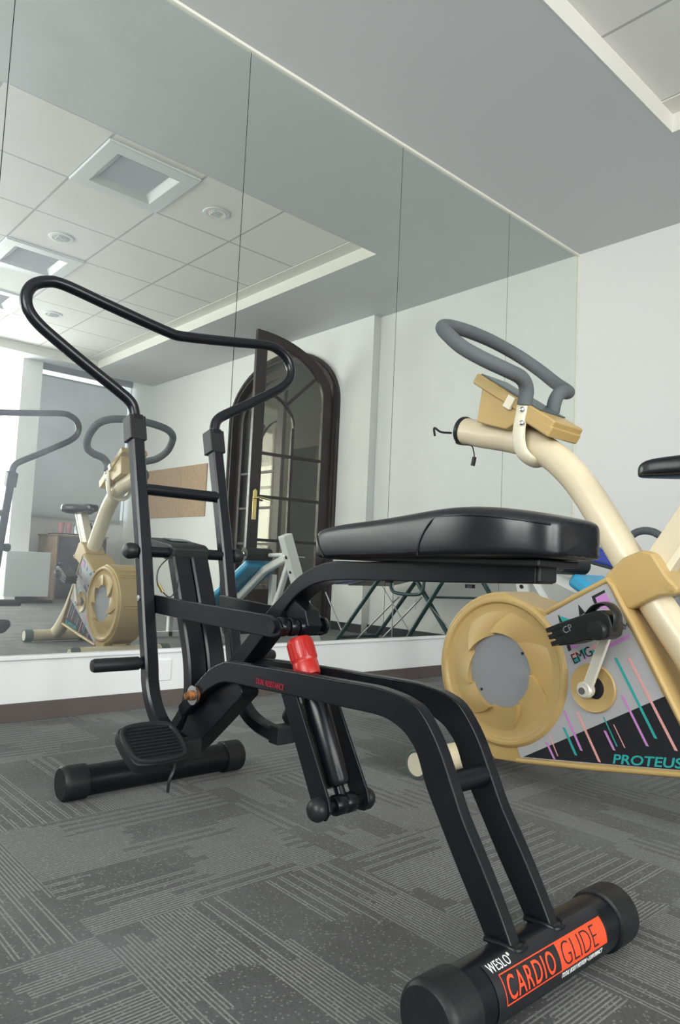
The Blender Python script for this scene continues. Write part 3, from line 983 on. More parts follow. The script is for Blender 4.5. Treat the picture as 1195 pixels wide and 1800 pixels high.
# handle arms
for s in (-1, 1):
    x = MX + 0.118 * s
    ap = [(x, -0.850, 0.935), (x, -0.865, 0.870), (x, -0.905, 0.730), (x, -0.945, 0.589), (x, -0.985, 0.43), (x, -1.012, 0.330), (x, -1.022, 0.285), (x, -1.045, 0.242), (x, -1.085, 0.205), (x, -1.135, 0.186), (x, -1.205, 0.176)]
    arm = finish('handle_arm', G().rsweep(smooth(ap, 5), 0.017, 0.0155), HANDLE, gl, ang=30)
    finish('sleeve', G().obox((x, -0.853, 0.899), (0.0225, 0, 0), (0, 0.0205, -0.0055), (0, 0.0085, 0.032)), PLASTIC, arm, 0.003)
    finish('foot_peg', G().lathe((x + s * 0.015, -1.0, 0.329), (s, 0, 0), [(0.0125, 0), (0.0125, 0.008), (0.0155, 0.008), (0.0155, 0.112), (0.013, 0.118), (0.006, 0.119), (0.0, 0.119)], 24), RUBBER, arm)
    finish('arm_bolt', G().lathe((x + s * 0.016, -0.972, 0.478), (s, 0, 0), [(0.007, 0), (0.007, 0.004), (0.0, 0.005)], 12), STEEL, arm)
    # pedal
    px = x + s * 0.093
    cy_, cz_ = -1.222, 0.195
    ax = Vector((0.063, 0, 0))
    ay = Vector((0, -0.046, -0.027))
    az = ay.cross(Vector((1, 0, 0))).normalized() * 0.012
    ped = finish('pedal', G().prism([(p.x, p.y) for p in smooth([(-1.0, -0.75, 0), (-0.75, -1.0, 0), (0, -1.12, 0), (0.75, -1.02, 0), (1.0, -0.75, 0), (1.02, 0, 0), (0.95, 0.8, 0), (0.7, 1.0, 0), (0, 1.05, 0), (-0.7, 1.0, 0), (-0.95, 0.8, 0), (-1.03, 0, 0)], 3, True)], -1, 1, place=lambda a, b, h: tuple(Vector((px, cy_, cz_)) + ax * a + ay * b + az * h)), RUBBER, gl, 0.004)
    nz = az.normalized()
    if nz.z < 0:
        nz = -nz
    base = Vector((px, cy_, cz_)) + nz * 0.0125
    finish('rim', G().tube(smooth([base + ax * a * 0.9 + ay * b * 0.9 for a, b in ((-1, -0.6), (-0.6, -1.02), (0.6, -1.02), (1, -0.6), (1, 0.6), (0.6, 1), (-0.6, 1), (-1, 0.6))], 5, True), 0.0055, 8, True), RUBBER, ped)
    for k in range(9):
        b = -0.68 + 0.165 * k
        finish('tread_rib', G().obox(base + ay * b, ax * 0.78, ay.normalized() * 0.0013, nz * 0.003), RUBBER, ped)
    finish('pedal_bracket', G().box((min(x - s * 0.018, px - s * 0.06), -1.232, 0.158), (max(x - s * 0.018, px - s * 0.06), -1.196, 0.199)), PLASTIC, ped, 0.003)
    if s < 0:
        finish('cable', G().tube(smooth([(px + 0.03, -1.262, 0.176), (px + 0.020, -1.278, 0.160), (px + 0.010, -1.280, 0.140), (px + 0.012, -1.274, 0.118)], 6), 0.003, 8), PLASTIC, ped)
# handlebar loop
hb = [(0.118, -0.853, 0.905), (0.120, -0.848, 0.942), (0.130, -0.845, 0.968), (0.160, -0.842, 0.990), (0.23, -0.838, 1.030), (0.31, -0.832, 1.078), (0.365, -0.828, 1.114), (0.392, -0.824, 1.145), (0.397, -0.820, 1.178), (0.383, -0.816, 1.208), (0.352, -0.814, 1.227), (0.31, -0.814, 1.232), (0.20, -0.815, 1.214), (0.09, -0.816, 1.196), (0.03, -0.817, 1.187), (0.0, -0.817, 1.184)]
path = [(MX + a, y, z) for a, y, z in hb] + [(MX - a, y, z) for a, y, z in hb[-2::-1]]
finish('handlebar', G().tube(smooth(path, 6), 0.0143, 20), HANDLE, gl)
finish('cross_tube', G().cyl((MX - 0.105, -0.903, 0.745), (MX + 0.105, -0.903, 0.745), 0.0145), HANDLE, gl)
ax_ = finish('axle', G().cyl((MX - 0.135, -0.945, 0.589), (MX + 0.135, -0.945, 0.589), 0.0135), HANDLE, gl)
for s in (-1, 1):
    finish('axle_knob', G().lathe((MX + s * 0.136, -0.945, 0.589), (s, 0, 0), [(0.012, 0), (0.018, 0.004), (0.0195, 0.012), (0.0195, 0.022), (0.015, 0.03), (0.008, 0.032), (0.0, 0.032)], 24), PLASTIC, ax_)
# upright behind the axle
up = [(-0.955, 0.575), (-0.985, 0.51), (-1.020, 0.43), (-1.052, 0.355), (-1.066, 0.300), (-1.068, 0.255), (-1.05, 0.215), (-1.02, 0.18)]
un = smooth([(MX - 0.0, a, b) for a, b in up], 5)
for dx in (-0.026, 0.026):
    finish('upright', G().rsweep([p + Vector((dx, 0, 0)) for p in un], 0.0245, 0.016), BLACK, gl, ang=30)
# console
co = [(-0.835, 0.628), (-0.845, 0.600), (-0.925, 0.572), (-0.968, 0.572), (-0.972, 0.602), (-0.955, 0.612)]
con = finish('console', G().prism(co, MX - 0.052, MX + 0.052, 'X'), PLASTIC, gl, 0.006)
finish('display', G().obox((MX, -0.892, 0.6235), (0.028, 0, 0), (0, -0.022, -0.0028), (0, 0.0003, 0.0012)), SCREEN, con)
finish('console_wire', G().tube(smooth([(MX - 0.045, -0.97, 0.585), (MX - 0.075, -0.99, 0.575), (MX - 0.098, -0.99, 0.55), (MX - 0.102, -0.992, 0.52), (MX - 0.092, -0.995, 0.50), (MX - 0.07, -1.0, 0.482), (MX - 0.052, -1.0, 0.505), (MX - 0.04, -0.985, 0.545), (MX - 0.02, -0.97, 0.57)], 5), 0.0016, 8), PLASTIC, con)
finish('wire_connector', G().cyl((MX - 0.0985, -0.994, 0.512), (MX - 0.087, -0.996, 0.494), 0.004, 10), BRASS, con)
# link bars from the arms to the damper pivot
lk = [(-0.955, 0.484), (-0.975, 0.486), (-1.2, 0.479), (-1.42, 0.474), (-1.45, 0.466), (-1.463, 0.452), (-1.455, 0.438), (-1.43, 0.431), (-1.2, 0.436), (-0.98, 0.443), (-0.96, 0.446)]
for xa, xb in ((-3.622, -3.606), (-3.424, -3.489)):      # the right bar runs inward to the pivot
    finish('link_bar', G().prism(lk, 0.0, 0.007, place=lambda y, z, h: (xa + (xb - xa) * (y + 0.955) / -0.5 + h, y, z)), BLACK, gl, 0.002)
pv = finish('damper_pivot', G().cyl((-3.614, -1.437, 0.452), (-3.484, -1.437, 0.452), 0.012), HANDLE, gl)
for xa in (-3.598, -3.574, -3.550):
    finish('spacer', G().lathe((xa, -1.437, 0.452), (1, 0, 0), [(0.0, 0), (0.017, 0.001), (0.019, 0.005), (0.019, 0.017), (0.017, 0.021), (0.0, 0.022)], 24), HANDLE, pv)
finish('end_ball', G().lathe((-3.484, -1.437, 0.452), (1, 0, 0), [(0.016, -0.004), (0.019, 0.0), (0.016, 0.008), (0.008, 0.012), (0.0, 0.013)], 24), HANDLE, pv)
br = [(-1.385, 0.475), (-1.41, 0.505), (-1.45, 0.485), (-1.462, 0.455), (-1.452, 0.434), (-1.43, 0.432)]
finish('pivot_lug', G().prism(br, MX - 0.018, MX + 0.018, 'X'), BLACK, pv, 0.003)
# damper
a = Vector((-3.553, -1.437, 0.452))
b = Vector((-3.547, -1.592, 0.150))
d = (b - a).normalized()
dm = finish('damper', G().lathe(a, d, [(0.0, 0.03), (0.007, 0.03), (0.007, 0.112), (0.0235, 0.113), (0.0245, 0.12), (0.0245, 0.30), (0.021, 0.308), (0.010, 0.31), (0.010, 0.335), (0.0, 0.335)], 32), HANDLE, gl)
kn = [(0.0, 0.024), (0.014, 0.024), (0.0225, 0.027), (0.0255, 0.033), (0.0255, 0.072), (0.0246, 0.0735), (0.0246, 0.076), (0.0255, 0.0775), (0.0246, 0.098), (0.024, 0.102), (0.014, 0.103), (0.0, 0.103)]
knob = finish('resistance_knob', G().lathe(a, d, kn, 40), RED, gl, label='red ribbed resistance knob')
u = Vector((1, 0, 0)); u = (u - d * u.dot(d)).normalized(); w_ = d.cross(u)
for k in range(18):
    an = 2 * math.pi * k / 18
    c = a + d * 0.052 + (u * math.cos(an) + w_ * math.sin(an)) * 0.0255
    tn = (-u * math.sin(an) + w_ * math.cos(an))
    finish('grip_rib', G().obox(c, d * 0.017, tn * 0.0022, (u * math.cos(an) + w_ * math.sin(an)) * 0.0014), RED, knob)
for x0, x1 in ((-3.600, -3.594), (-3.506, -3.500)):
    pl = [(-1.452, 0.345), (-1.500, 0.345), (-1.611, 0.168), (-1.616, 0.150), (-1.604, 0.132), (-1.584, 0.130), (-1.569, 0.142), (-1.563, 0.158)]
    finish('damper_plate', G().prism(pl, x0, x1, 'X'), BLACK, gl, 0.0015)
bp = finish('lower_pin', G().cyl((-3.612, -1.592, 0.150), (-3.488, -1.592, 0.150), 0.0105), HANDLE, gl)
for s, x in ((-1, -3.600), (1, -3.500)):
    finish('pin_head', G().lathe((x, -1.592, 0.150), (s, 0, 0), [(0.019, 0.0), (0.0205, 0.006), (0.0205, 0.012), (0.016, 0.02), (0.008, 0.024), (0.0, 0.025)], 24), PLASTIC, bp)
finish('damper_eye', G().lathe((-3.572, -1.592, 0.150), (1, 0, 0), [(0.0, 0), (0.016, 0), (0.018, 0.003), (0.018, 0.022), (0.0165, 0.025), (0.018, 0.028), (0.018, 0.047), (0.016, 0.05), (0.0, 0.05)], 24), HANDLE, bp)
# decal on the rear foot: printed film bent round the tube
RC, RR = (-1.985, 0.0455), 0.0412
def wrap(u, v, h):
    """u along the tube (x from the left end of the decal), v up round the tube from its bottom edge"""
    an = -0.16 + v / RR         # measured from straight back, upward
    r = RR + 0.0006 + h
    return (-3.681 + u * 0.925, RC[0] - r * math.cos(an), RC[1] + r * math.sin(an))
def film(u0, u1, v0, v1, m, lift, name, label=None, n=10):
    g = G()
    rows = []
    for i in range(n + 1):
        v = v0 + (v1 - v0) * i / n
        rows.append([g.bm.verts.new(wrap(u0, v, lift)), g.bm.verts.new(wrap(u1, v, lift)), g.bm.verts.new(wrap(u1, v, lift + 0.0003)), g.bm.verts.new(wrap(u0, v, lift + 0.0003))])
    for A, B in zip(rows, rows[1:]):
        for k in range(4):
            g.face([A[k], A[(k + 1) % 4], B[(k + 1) % 4], B[k]])
    g.face(rows[0]); g.face(rows[-1][::-1])
    return finish(name, g, m, rf, label=label)
film(0.0, 0.292, -0.010, 0.060, LABELBLACK, 0.0, 'decal_film')
film(0.017, 0.287, 0.007, 0.0075 + 0.0012, REDINK, 0.0004, 'decal_border')
film(0.017, 0.155, 0.0405, 0.042, REDINK, 0.0004, 'decal_border')
film(0.017, 0.0185, 0.007, 0.042, REDINK, 0.0004, 'decal_border')
film(0.153, 0.287, 0.007, 0.042, REDINK, 0.0004, 'decal_panel', 'orange-red printed panel')
g, w = text_geo('CARDIO', 0.037, lambda u, v, h: wrap(0.0225 + u, 0.0115 + v, 0.0008 + h), 0.755, bold=0.0002, spacing=1.16, cuts=9)
finish('lettering', g, REDINK, rf, label='orange-red lettering')
g, w = text_geo('GLIDE', 0.041, lambda u, v, h: wrap(0.158 + u, 0.0105 + v, 0.0008 + h), 0.93, bold=-0.0009, cuts=9)
finish('lettering', g, LABELBLACK, rf, label='thin black lettering')
g, w = text_geo('WESLO', 0.018, lambda u, v, h: wrap(0.006 + u, 0.0455 + v, 0.0006 + h), 0.76, bold=-0.0002, spacing=1.1, cuts=9)
finish('lettering', g, WHITEINK, rf, label='white lettering')
x_r = 0.006 + w + 0.002
g, w = text_geo('\u00ae', 0.007, lambda u, v, h: wrap(x_r + u, 0.054 + v, 0.0006 + h), 0.8, cuts=5)
finish('registered_mark', g, WHITEINK, rf)
g, w = text_geo('TOTAL BODY MOTION \u2022 LOW IMPACT', 0.0095, lambda u, v, h: wrap(0.153 + u, -0.002 + v, 0.0006 + h), 0.66, bold=-0.0001, spacing=1.08, shear=0.2, cuts=9)
finish('lettering', g, WHITEINK, rf, label='small white lettering')

# ------------------------------------------------------------------ the cream exercise bike
BX = -2.64
bk = thing('exercise_bike', 'cream and yellow stationary bike with grey foam handlebar and black saddle', 'exercise machine', (BX, -1.65, 0))
F = -2.710
HB = -2.548
# main tube
sp = [(-1.125, 1.028), (-1.20, 1.008), (-1.30, 0.985), (-1.385, 0.957), (-1.445, 0.920), (-1.50, 0.872), (-1.549, 0.815), (-1.600, 0.741), (-1.647, 0.668), (-1.70, 0.588), (-1.765, 0.495), (-1.86, 0.365), (-1.97, 0.22), (-2.10, 0.10), (-2.17, 0.055)]
fr = finish('main_tube', G().tube(smooth([(BX, a, b) for a, b in sp], 5), 0.0425, 28), CREAM, bk)
finish('tube_end_ring', G().lathe((BX, -1.125, 1.028), (0, 0.965, 0.26), [(0.030, -0.004), (0.0445, -0.004), (0.046, 0.004), (0.0445, 0.012), (0.036, 0.014), (0.030, 0.010)], 32), PLASTIC, fr)
finish('end_wire', G().tube(smooth([(BX - 0.02, -1.11, 0.995), (BX - 0.03, -1.115, 0.985), (BX - 0.02, -1.13, 0.980), (BX - 0.01, -1.16, 0.975), (BX, -1.163, 0.955), (BX, -1.166, 0.935)], 5), 0.002, 8), PLASTIC, fr)
finish('wire_plug', G().cyl((BX, -1.166, 0.940), (BX, -1.160, 0.912), 0.007, 12), PLASTIC, fr)
finish('end_clip', G().tube(smooth([(BX - 0.03, -1.095, 1.02), (BX - 0.055, -1.07, 1.022), (BX - 0.07, -1.055, 1.035), (BX - 0.06, -1.05, 1.01)], 4), 0.0035, 8), PLASTIC, fr)
# housing
hp = [(-1.30, 0.06), (-1.326, 0.047), (-1.42, 0.056), (-1.62, 0.088), (-1.84, 0.124), (-1.925, 0.138), (-1.928, 0.150), (-1.839, 0.263), (-1.755, 0.412), (-1.672, 0.560), (-1.652, 0.582), (-1.56, 0.531), (-1.472, 0.482), (-1.40, 0.50), (-1.338, 0.524)]
cy_, cz_, ro = -1.338, 0.300, 0.223
arc = [(cy_ + ro * math.sin(t), cz_ + ro * math.cos(t)) for t in [math.pi * 0.92 * k / 22 for k in range(1, 23)]]
hou = finish('housing', G().prism(hp + arc, F, HB, 'X'), YELLOW, bk, 0.012, seg=3)
# ridges round the rim of the shell, as on a moulded cover
for xx in (-2.672, -2.664):
    pass
for t in (0.55, 0.72, 0.80, 1.55, 1.62):
    yy, zz = cy_ + (ro + 0.0005) * math.sin(t), cz_ + (ro + 0.0005) * math.cos(t)
    finish('moulded_ridge', G().cyl((F + 0.02, yy, zz), (HB - 0.02, yy, zz), 0.003, 8), YELLOW, hou)
# cover disc on each side
def disc(xf, s):
    pr = [(0.213, -0.006), (0.2125, 0.002), (0.209, 0.007), (0.204, 0.010), (0.198, 0.0105), (0.1945, 0.0095), (0.1915, 0.006), (0.1895, 0.002), (0.186, 0.0008), (0.166, 0.0005)]
    g = G().lathe((xf, cy_, cz_), (s, 0, 0), pr, 84)
    # seven overlapping facets between the rim and the centre, each stepping down to the next
    NS, NT, NR = 7, 10, 6
    for k in range(NS):
        grid = []
        for i in range(NT + 1):
            t = i / NT
            row = []
            for j in range(NR + 1):
                q = j / NR
                r = (0.099 + 0.009 * t) * (1 - q) + 0.167 * q
                an = 2 * math.pi * (k + t) / NS + 0.25 - 0.42 * q
                h = 0.0005 + (1 - q) * (0.002 + 0.021 * t)
                row.append(g.bm.verts.new((xf + s * h, cy_ + r * math.sin(an), cz_ + r * math.cos(an))))
            grid.append(row)
        for i in range(NT):
            for j in range(NR):
                g.face([grid[i][j], grid[i + 1][j], grid[i + 1][j + 1], grid[i][j + 1]])
        # wall of the step and inner lip
        an0 = 2 * math.pi * (k + 1) / NS + 0.25
        low = []
        for j in range(NR + 1):
            q = j / NR
            r = (0.108) * (1 - q) + 0.167 * q
            an = an0 - 0.42 * q
            low.append(g.bm.verts.new((xf - s * 0.0005, cy_ + r * math.sin(an), cz_ + r * math.cos(an))))
        for j in range(NR):
            g.face([grid[NT][j], grid[NT][j + 1], low[j + 1], low[j]])
        lip = [g.bm.verts.new((xf - s * 0.0005, v.co.y, v.co.z)) for v in (grid[i][0] for i in range(NT + 1))]
        for i in range(NT):
            g.face([grid[i][0], grid[i + 1][0], lip[i + 1], lip[i]])
    dsc = finish('flywheel_cover', g, YELLOW, hou, ang=25)
    finish('centre_plate', G().lathe((xf, cy_, cz_), (s, 0, 0), [(0.0, 0.0012), (0.111, 0.0012), (0.111, -0.003)], 48), GREYPLATE, dsc, label='plain grey centre plate')
    for an in (-0.9, 2.35):
        finish('rivet', G().lathe((xf, cy_ + 0.09 * math.sin(an), cz_ + 0.09 * math.cos(an)), (s, 0, 0), [(0.004, 0.001), (0.004, 0.003), (0, 0.003)], 12), LABELBLACK, dsc)
disc(F, -1)
disc(HB, 1)
# raised border of the shell round the label
bd = [(-1.40, 0.062), (-1.62, 0.093), (-1.91, 0.140), (-1.835, 0.262), (-1.752, 0.410), (-1.668, 0.556), (-1.653, 0.572), (-1.56, 0.521), (-1.480, 0.476)]
for s, x in ((-1, F),):
    finish('shell_border', G().tube([(x, a, b) for a, b in bd], 0.0075, 10), YELLOW, hou)
# label
lab = [(-1.412, 0.072), (-1.62, 0.104), (-1.893, 0.147), (-1.823, 0.262), (-1.744, 0.404), (-1.656, 0.560), (-1.645, 0.562), (-1.56, 0.513), (-1.476, 0.464)]
for k in range(9):
    t = 0.70 + (2.86 - 0.70) * k / 8
    pt = (cy_ - 0.208 * math.sin(t), cz_ + 0.208 * math.cos(t))
    if pt[0] < -1.40:
        lab.append(pt)
lab.append((-1.392, 0.112))
lb = finish('side_label', G().prism(lab, F - 0.0015, F + 0.001, 'X'), LABELGREY, bk, label='silver-grey printed side label')
def flat(poly, m, lift, name='print', parent=lb, label=None):
    return finish(name, G().prism(poly, F - 0.0015 - lift, F - 0.0012, 'X'), m, parent, label=label)
flat([(-1.420, 0.0755), (-1.62, 0.106), (-1.890, 0.148), (-1.804, 0.303)], LABELBLACK, 0.0004, 'black_triangle', label='black printed triangle')
for m, a, b, w in ((PURPLE, (-1.491, .131), (-1.516, .091), .0035), (PINK, (-1.497, .154), (-1.526, .101), .0016), (TEAL, (-1.541, .179), (-1.578, .115), .0038),
                   (PURPLE, (-1.541, .223), (-1.593, .130), .0036), (PINK, (-1.578, .226), (-1.643, .113), .0036), (PURPLE, (-1.655, .193), (-1.681, .150), .0034),
                   (TEAL, (-1.651, .227), (-1.688, .161), .0016), (PINK, (-1.678, .213), (-1.708, .162), .0014), (PURPLE, (-1.699, .288), (-1.764, .178), .0034),
                   (TEAL, (-1.680, .378), (-1.784, .200), .0038), (PINK, (-1.714, .382), (-1.832, .182), .0038)):
    flat([(a[0] + w, a[1]), (a[0] - w, a[1]), (b[0] - w, b[1]), (b[0] + w, b[1])], m, 0.0009, 'stripe')
def lab_text(body, size, y0, z0, ang, m, sx=1.0, bold=0.0, shear=0.0, lift=0.0008, spacing=1.0):
    c, s = math.cos(ang), math.sin(ang)
    g, w = text_geo(body, size, lambda u, v, h: (F - 0.0015 - lift - h, y0 - (u * c - v * s), z0 + u * s + v * c), sx, bold, shear, spacing, 0.0004)
    finish('lettering', g, m, lb)
lab_text('PROTEUS', 0.032, -1.676, 0.1175, 0.16, TEAL, 1.28, 0.0006, 0.25)
AN = 0.52
flat([(-1.612, .527), (-1.647, .546), (-1.650, .540), (-1.6225, .5245), (-1.634, .497), (-1.627, .494)], LABELBLACK, 0.0006, 'logo_bar')
flat([(-1.623, .524), (-1.651, .539), (-1.675, .500), (-1.634, .497)], PURPLE, 0.0005, 'logo_patch')
flat([(-1.672, .504), (-1.684, .484), (-1.683, .468), (-1.676, .455), (-1.664, .466), (-1.672, .485)], LABELBLACK, 0.0006, 'logo_bowl')
flat([(-1.668, .492), (-1.676, .480), (-1.672, .467), (-1.662, .470)], TEAL, 0.0008, 'logo_patch')
flat([(-1.575, .504), (-1.595, .484), (-1.579, .473)], LABELBLACK, 0.0006, 'logo_spike')
flat([(-1.516, .472), (-1.552, .459), (-1.522, .452)], LABELBLACK, 0.0006, 'logo_spike')
flat([(-1.520, .470), (-1.556, .462), (-1.545, .452), (-1.530, .455)], TEAL, 0.0008, 'logo_patch')
flat([(-1.543, .396), (-1.550, .378), (-1.558, .383), (-1.552, .400)], LABELBLACK, 0.0006, 'logo_bar')
flat([(-1.553, .384), (-1.553, .396), (-1.58, .398), (-1.58, .394)], PURPLE, 0.0005, 'logo_patch')
flat([(-1.648, .402), (-1.713, .440), (-1.717, .432), (-1.652, .394)], PURPLE, 0.0006, 'underline')
for pl, m in (([(-1.554, .372), (-1.578, .384), (-1.581, .372), (-1.560, .362)], PINK), ([(-1.563, .361), (-1.582, .371), (-1.585, .358), (-1.570, .349)], TEAL),
              ([(-1.579, .383), (-1.600, .395), (-1.598, .372)], TEAL), ([(-1.586, .358), (-1.612, .374), (-1.598, .372)], PURPLE), ([(-1.607, .392), (-1.628, .408), (-1.630, .392)], PINK), ([(-1.610, .388), (-1.632, .392), (-1.622, .378)], TEAL)):
    flat(pl, m, 0.0005, 'logo_patch')
lab_text('EMG', 0.037, -1.5665, 0.3465, AN, LABELBLACK, 0.86, 0.0)
lab_text('PROGRAM', 0.0205, -1.650, 0.4195, AN, LABELBLACK, 0.78, -0.0002)
# crank, pedal
boss = finish('crank_boss', G().lathe((F - 0.001, -1.622, 0.294), (-1, 0, 0), [(0.061, 0), (0.063, 0.004), (0.060, 0.009), (0.054, 0.007), (0.030, 0.003), (0.024, 0.002), (0.0, 0.002)], 48), YELLOW, bk)
finish('hub_hole', G().lathe((F - 0.003, -1.630, 0.294), (-1, 0, 0), [(0.0, 0.001), (0.027, 0.001), (0.027, -0.001)], 32), LABELBLACK, boss)
ck = finish('crank_arm', G().obox((F - 0.036, -1.648, 0.365), (0, 0.0125, 0.0045), (0, -0.026, 0.075), (0.006, 0, 0)), PALE, bk, 0.003)
finish('crank_eye', G().lathe((F - 0.02, -1.617, 0.291), (-1, 0, 0), [(0.0, 0), (0.02, 0), (0.021, 0.004), (0.021, 0.02), (0.017, 0.025), (0.0, 0.025)], 28), PALE, ck)
finish('axle_stub', G().cyl((F, -1.62, 0.293), (F - 0.03, -1.62, 0.293), 0.011), STEEL, ck)
finish('crank_bolt', G().lathe((F - 0.044, -1.615, 0.289), (-1, 0, 0), [(0.009, 0), (0.009, 0.004), (0.0, 0.004)], 14), STEEL, ck)
PX0, PX1 = -2.860, -2.765
pd = [(-1.567, .446), (-1.60, .462), (-1.640, .478), (-1.680, .494), (-1.705, .500), (-1.724, .490), (-1.733, .465), (-1.728, .440), (-1.712, .430), (-1.665, .424), (-1.635, .412), (-1.596, .403), (-1.582, .422)]
pedl = finish('bike_pedal', G().prism(pd, PX0 + 0.02, PX1 - 0.01, 'X'), PLASTIC, bk, 0.004)
for q in ((-1.565, .440), (-1.572, .424), (-1.580, .408)):
    finish('grip_tooth', G().obox(((PX0 + PX1) / 2 + 0.005, q[0] - 0.016, q[1] + 0.006), (0.034, 0, 0), (0, 0.020, -0.009), (0, 0.0025, 0.005)), PLASTIC, pedl, 0.001)
finish('toe_loop', G().tube(smooth([((PX0 + PX1) / 2, -1.655, .480), ((PX0 + PX1) / 2, -1.680, .508), ((PX0 + PX1) / 2, -1.712, .514), ((PX0 + PX1) / 2, -1.733, .492), ((PX0 + PX1) / 2, -1.732, .462), ((PX0 + PX1) / 2, -1.715, .440)], 5), 0.005, 8, ry=0.022), PLASTIC, pedl)
finish('spindle', G().cyl((PX1 - 0.012, -1.676, .440), (F - 0.03, -1.676, .440), 0.008), STEEL, pedl)
finish('pedal_end_cap', G().lathe((PX0 + 0.022, -1.700, .452), (-1, 0, 0), [(0.024, -0.004), (0.024, 0.012), (0.020, 0.018), (0.0, 0.02)], 24), PLASTIC, pedl)
lab_px = PX0 + 0.0195
g, w = text_geo('CP', 0.024, lambda u, v, h: (lab_px - h, -1.612 - (u * 0.88 - v * 0.48), 0.434 + u * 0.48 + v * 0.88), 0.9)
finish('pedal_mark', g, GREYPLATE, pedl)
# collar round the main tube
cpoly = [(-1.640, 0.582), (-1.688, 0.630), (-1.738, 0.651), (-1.765, 0.643), (-1.800, 0.590), (-1.828, 0.560), (-1.822, 0.545), (-1.780, 0.538), (-1.716, 0.505), (-1.700, 0.500)]
col = finish('collar', G().prism(cpoly, BX - 0.062, BX + 0.062, 'X'), YELLOW, bk, 0.012, seg=3)
finish('collar_screw', G().lathe((BX - 0.062, -1.812, 0.560), (-1, 0, 0), [(0.008, -0.002), (0.008, 0.003), (0, 0.004)], 14), YELLOW, col)
# seat post and saddle
sd = Vector((0, -0.55, 0.835)).normalized()
sn = Vector((0, 0.835, 0.55)).normalized()
pc = Vector((BX, -1.832, 0.728))
post = finish('seat_post', G().obox(pc, (0.024, 0, 0), sn * 0.036, sd * 0.17), CREAM, bk, 0.004)
finish('post_lit_edge', G().obox(pc - sn * 0.030 + Vector((-0.0245, 0, 0)), (0.002, 0, 0), sn * 0.008, sd * 0.168), IVORY, post)  # paler strip painted in as the lit edge of the post
def saddle():
    st = [(-1.700, 0.010, 0.842, 0.862), (-1.706, 0.022, 0.840, 0.874), (-1.725, 0.034, 0.839, 0.884), (-1.76, 0.042, 0.836, 0.888), (-1.82, 0.052, 0.832, 0.889),
          (-1.88, 0.072, 0.828, 0.890), (-1.93, 0.096, 0.826, 0.892), (-1.97, 0.108, 0.826, 0.894), (-2.0, 0.100, 0.83, 0.893), (-2.02, 0.07, 0.84, 0.888)]
    g = G()
    rings = []
    n = 28
    for y, w, b, t in st:
        zc, hz = (b + t) / 2, (t - b) / 2
        r = []
        for k in range(n):
            a = 2 * math.pi * k / n
            c, s = math.cos(a), math.sin(a)
            r.append(g.bm.verts.new((BX + math.copysign(abs(c) ** 0.6, c) * w, y, zc + math.copysign(abs(s) ** 0.55, s) * hz)))
        rings.append(r)
    for A, B in zip(rings, rings[1:]):
        for k in range(n):
            g.face([A[k], A[(k + 1) % n], B[(k + 1) % n], B[k]])
    g.face(rings[0]); g.face(rings[-1][::-1])
    return g
finish('saddle', saddle(), VINYL, bk, 0, 1, 60)
# feet
def bike_foot(y, x0, x1, r, z):
    f = finish('foot_tube', G().cyl((x0 + 0.02, y, z), (x1 - 0.02, y, z), r - 0.004, 28), CREAM, bk)
    for xa, s in ((x0, 1), (x1, -1)):
        c = finish('foot_cap', G().lathe((xa, y, z), (s, 0, 0), [(0.0, 0.004), (r - 0.008, 0.004), (r - 0.006, 0.0), (r - 0.001, 0.002), (r, 0.008), (r, 0.05), (r - 0.004, 0.052)], 32), mat('grey_green_rubber', (0.10, 0.125, 0.115), 0.6), f)
        finish('cap_insert', G().lathe((xa + s * 0.003, y, z), (-s, 0, 0), [(0.0, 0.002), (r - 0.01, 0.002), (r - 0.009, -0.002)], 32), IVORY, c, label='ivory disc in the rubber cap')
    return f
bike_foot(-1.222, -2.930, -2.35, 0.041, 0.041)
bike_foot(-2.175, -2.845, -2.435, 0.041, 0.041)
finish('front_bracket', G().obox((BX, -1.25, 0.075), (0.03, 0, 0), (0, 0.03, 0), (0, 0, 0.012)), YELLOW, bk, 0.004)
# clamp, handlebar, console
cl = [(0.073, -1.392, 1.075), (0.074, -1.385, 1.03), (0.073, -1.378, 0.985), (0.064, -1.378, 0.940), (0.045, -1.388, 0.913), (0.0, -1.396, 0.900)]
cp = [(BX - a, y, z) for a, y, z in cl] + [(BX + a, y, z) for a, y, z in cl[-2::-1]]
cm = finish('clamp', G().tube(smooth(cp, 6), 0.021, 16, ry=0.0095), IVORY, bk)
for z in (1.047, 1.008):
    finish('clamp_bolt', G().lathe((BX - 0.084, -1.395, z), (-1, -0.3, 0), [(0.0075, -0.002), (0.0075, 0.004), (0.004, 0.006), (0.0, 0.006)], 14), STEEL, cm)
hr = [(0.074, -1.394, 1.062), (0.077, -1.402, 1.105), (0.105, -1.403, 1.133), (0.165, -1.390, 1.147), (0.215, -1.358, 1.168), (0.243, -1.30, 1.208), (0.242, -1.245, 1.256), (0.222, -1.203, 1.293), (0.17, -1.178, 1.318), (0.08, -1.168, 1.332), (0.0, -1.166, 1.335)]
hp_ = [(BX - a, y, z) for a, y, z in hr] + [(BX + a, y, z) for a, y, z in hr[-2::-1]]
finish('handlebar', G().tube(smooth(hp_, 6), 0.021, 20), FOAM, bk)
u_ = Vector((0, -0.300, -0.200)).normalized()
n_ = Vector((0, -0.200, 0.300)).normalized()
c0 = Vector((BX, -1.352, 1.080))
cs = finish('console', G().obox(c0, (0.078, 0, 0), u_ * 0.164, n_ * 0.017), YELLOW, bk, 0.006)
finish('display_panel', G().obox(c0 - u_ * 0.03 + n_ * 0.0195, (0.068, 0, 0), u_ * 0.125, n_ * 0.002), SCREEN, cs, 0.001)
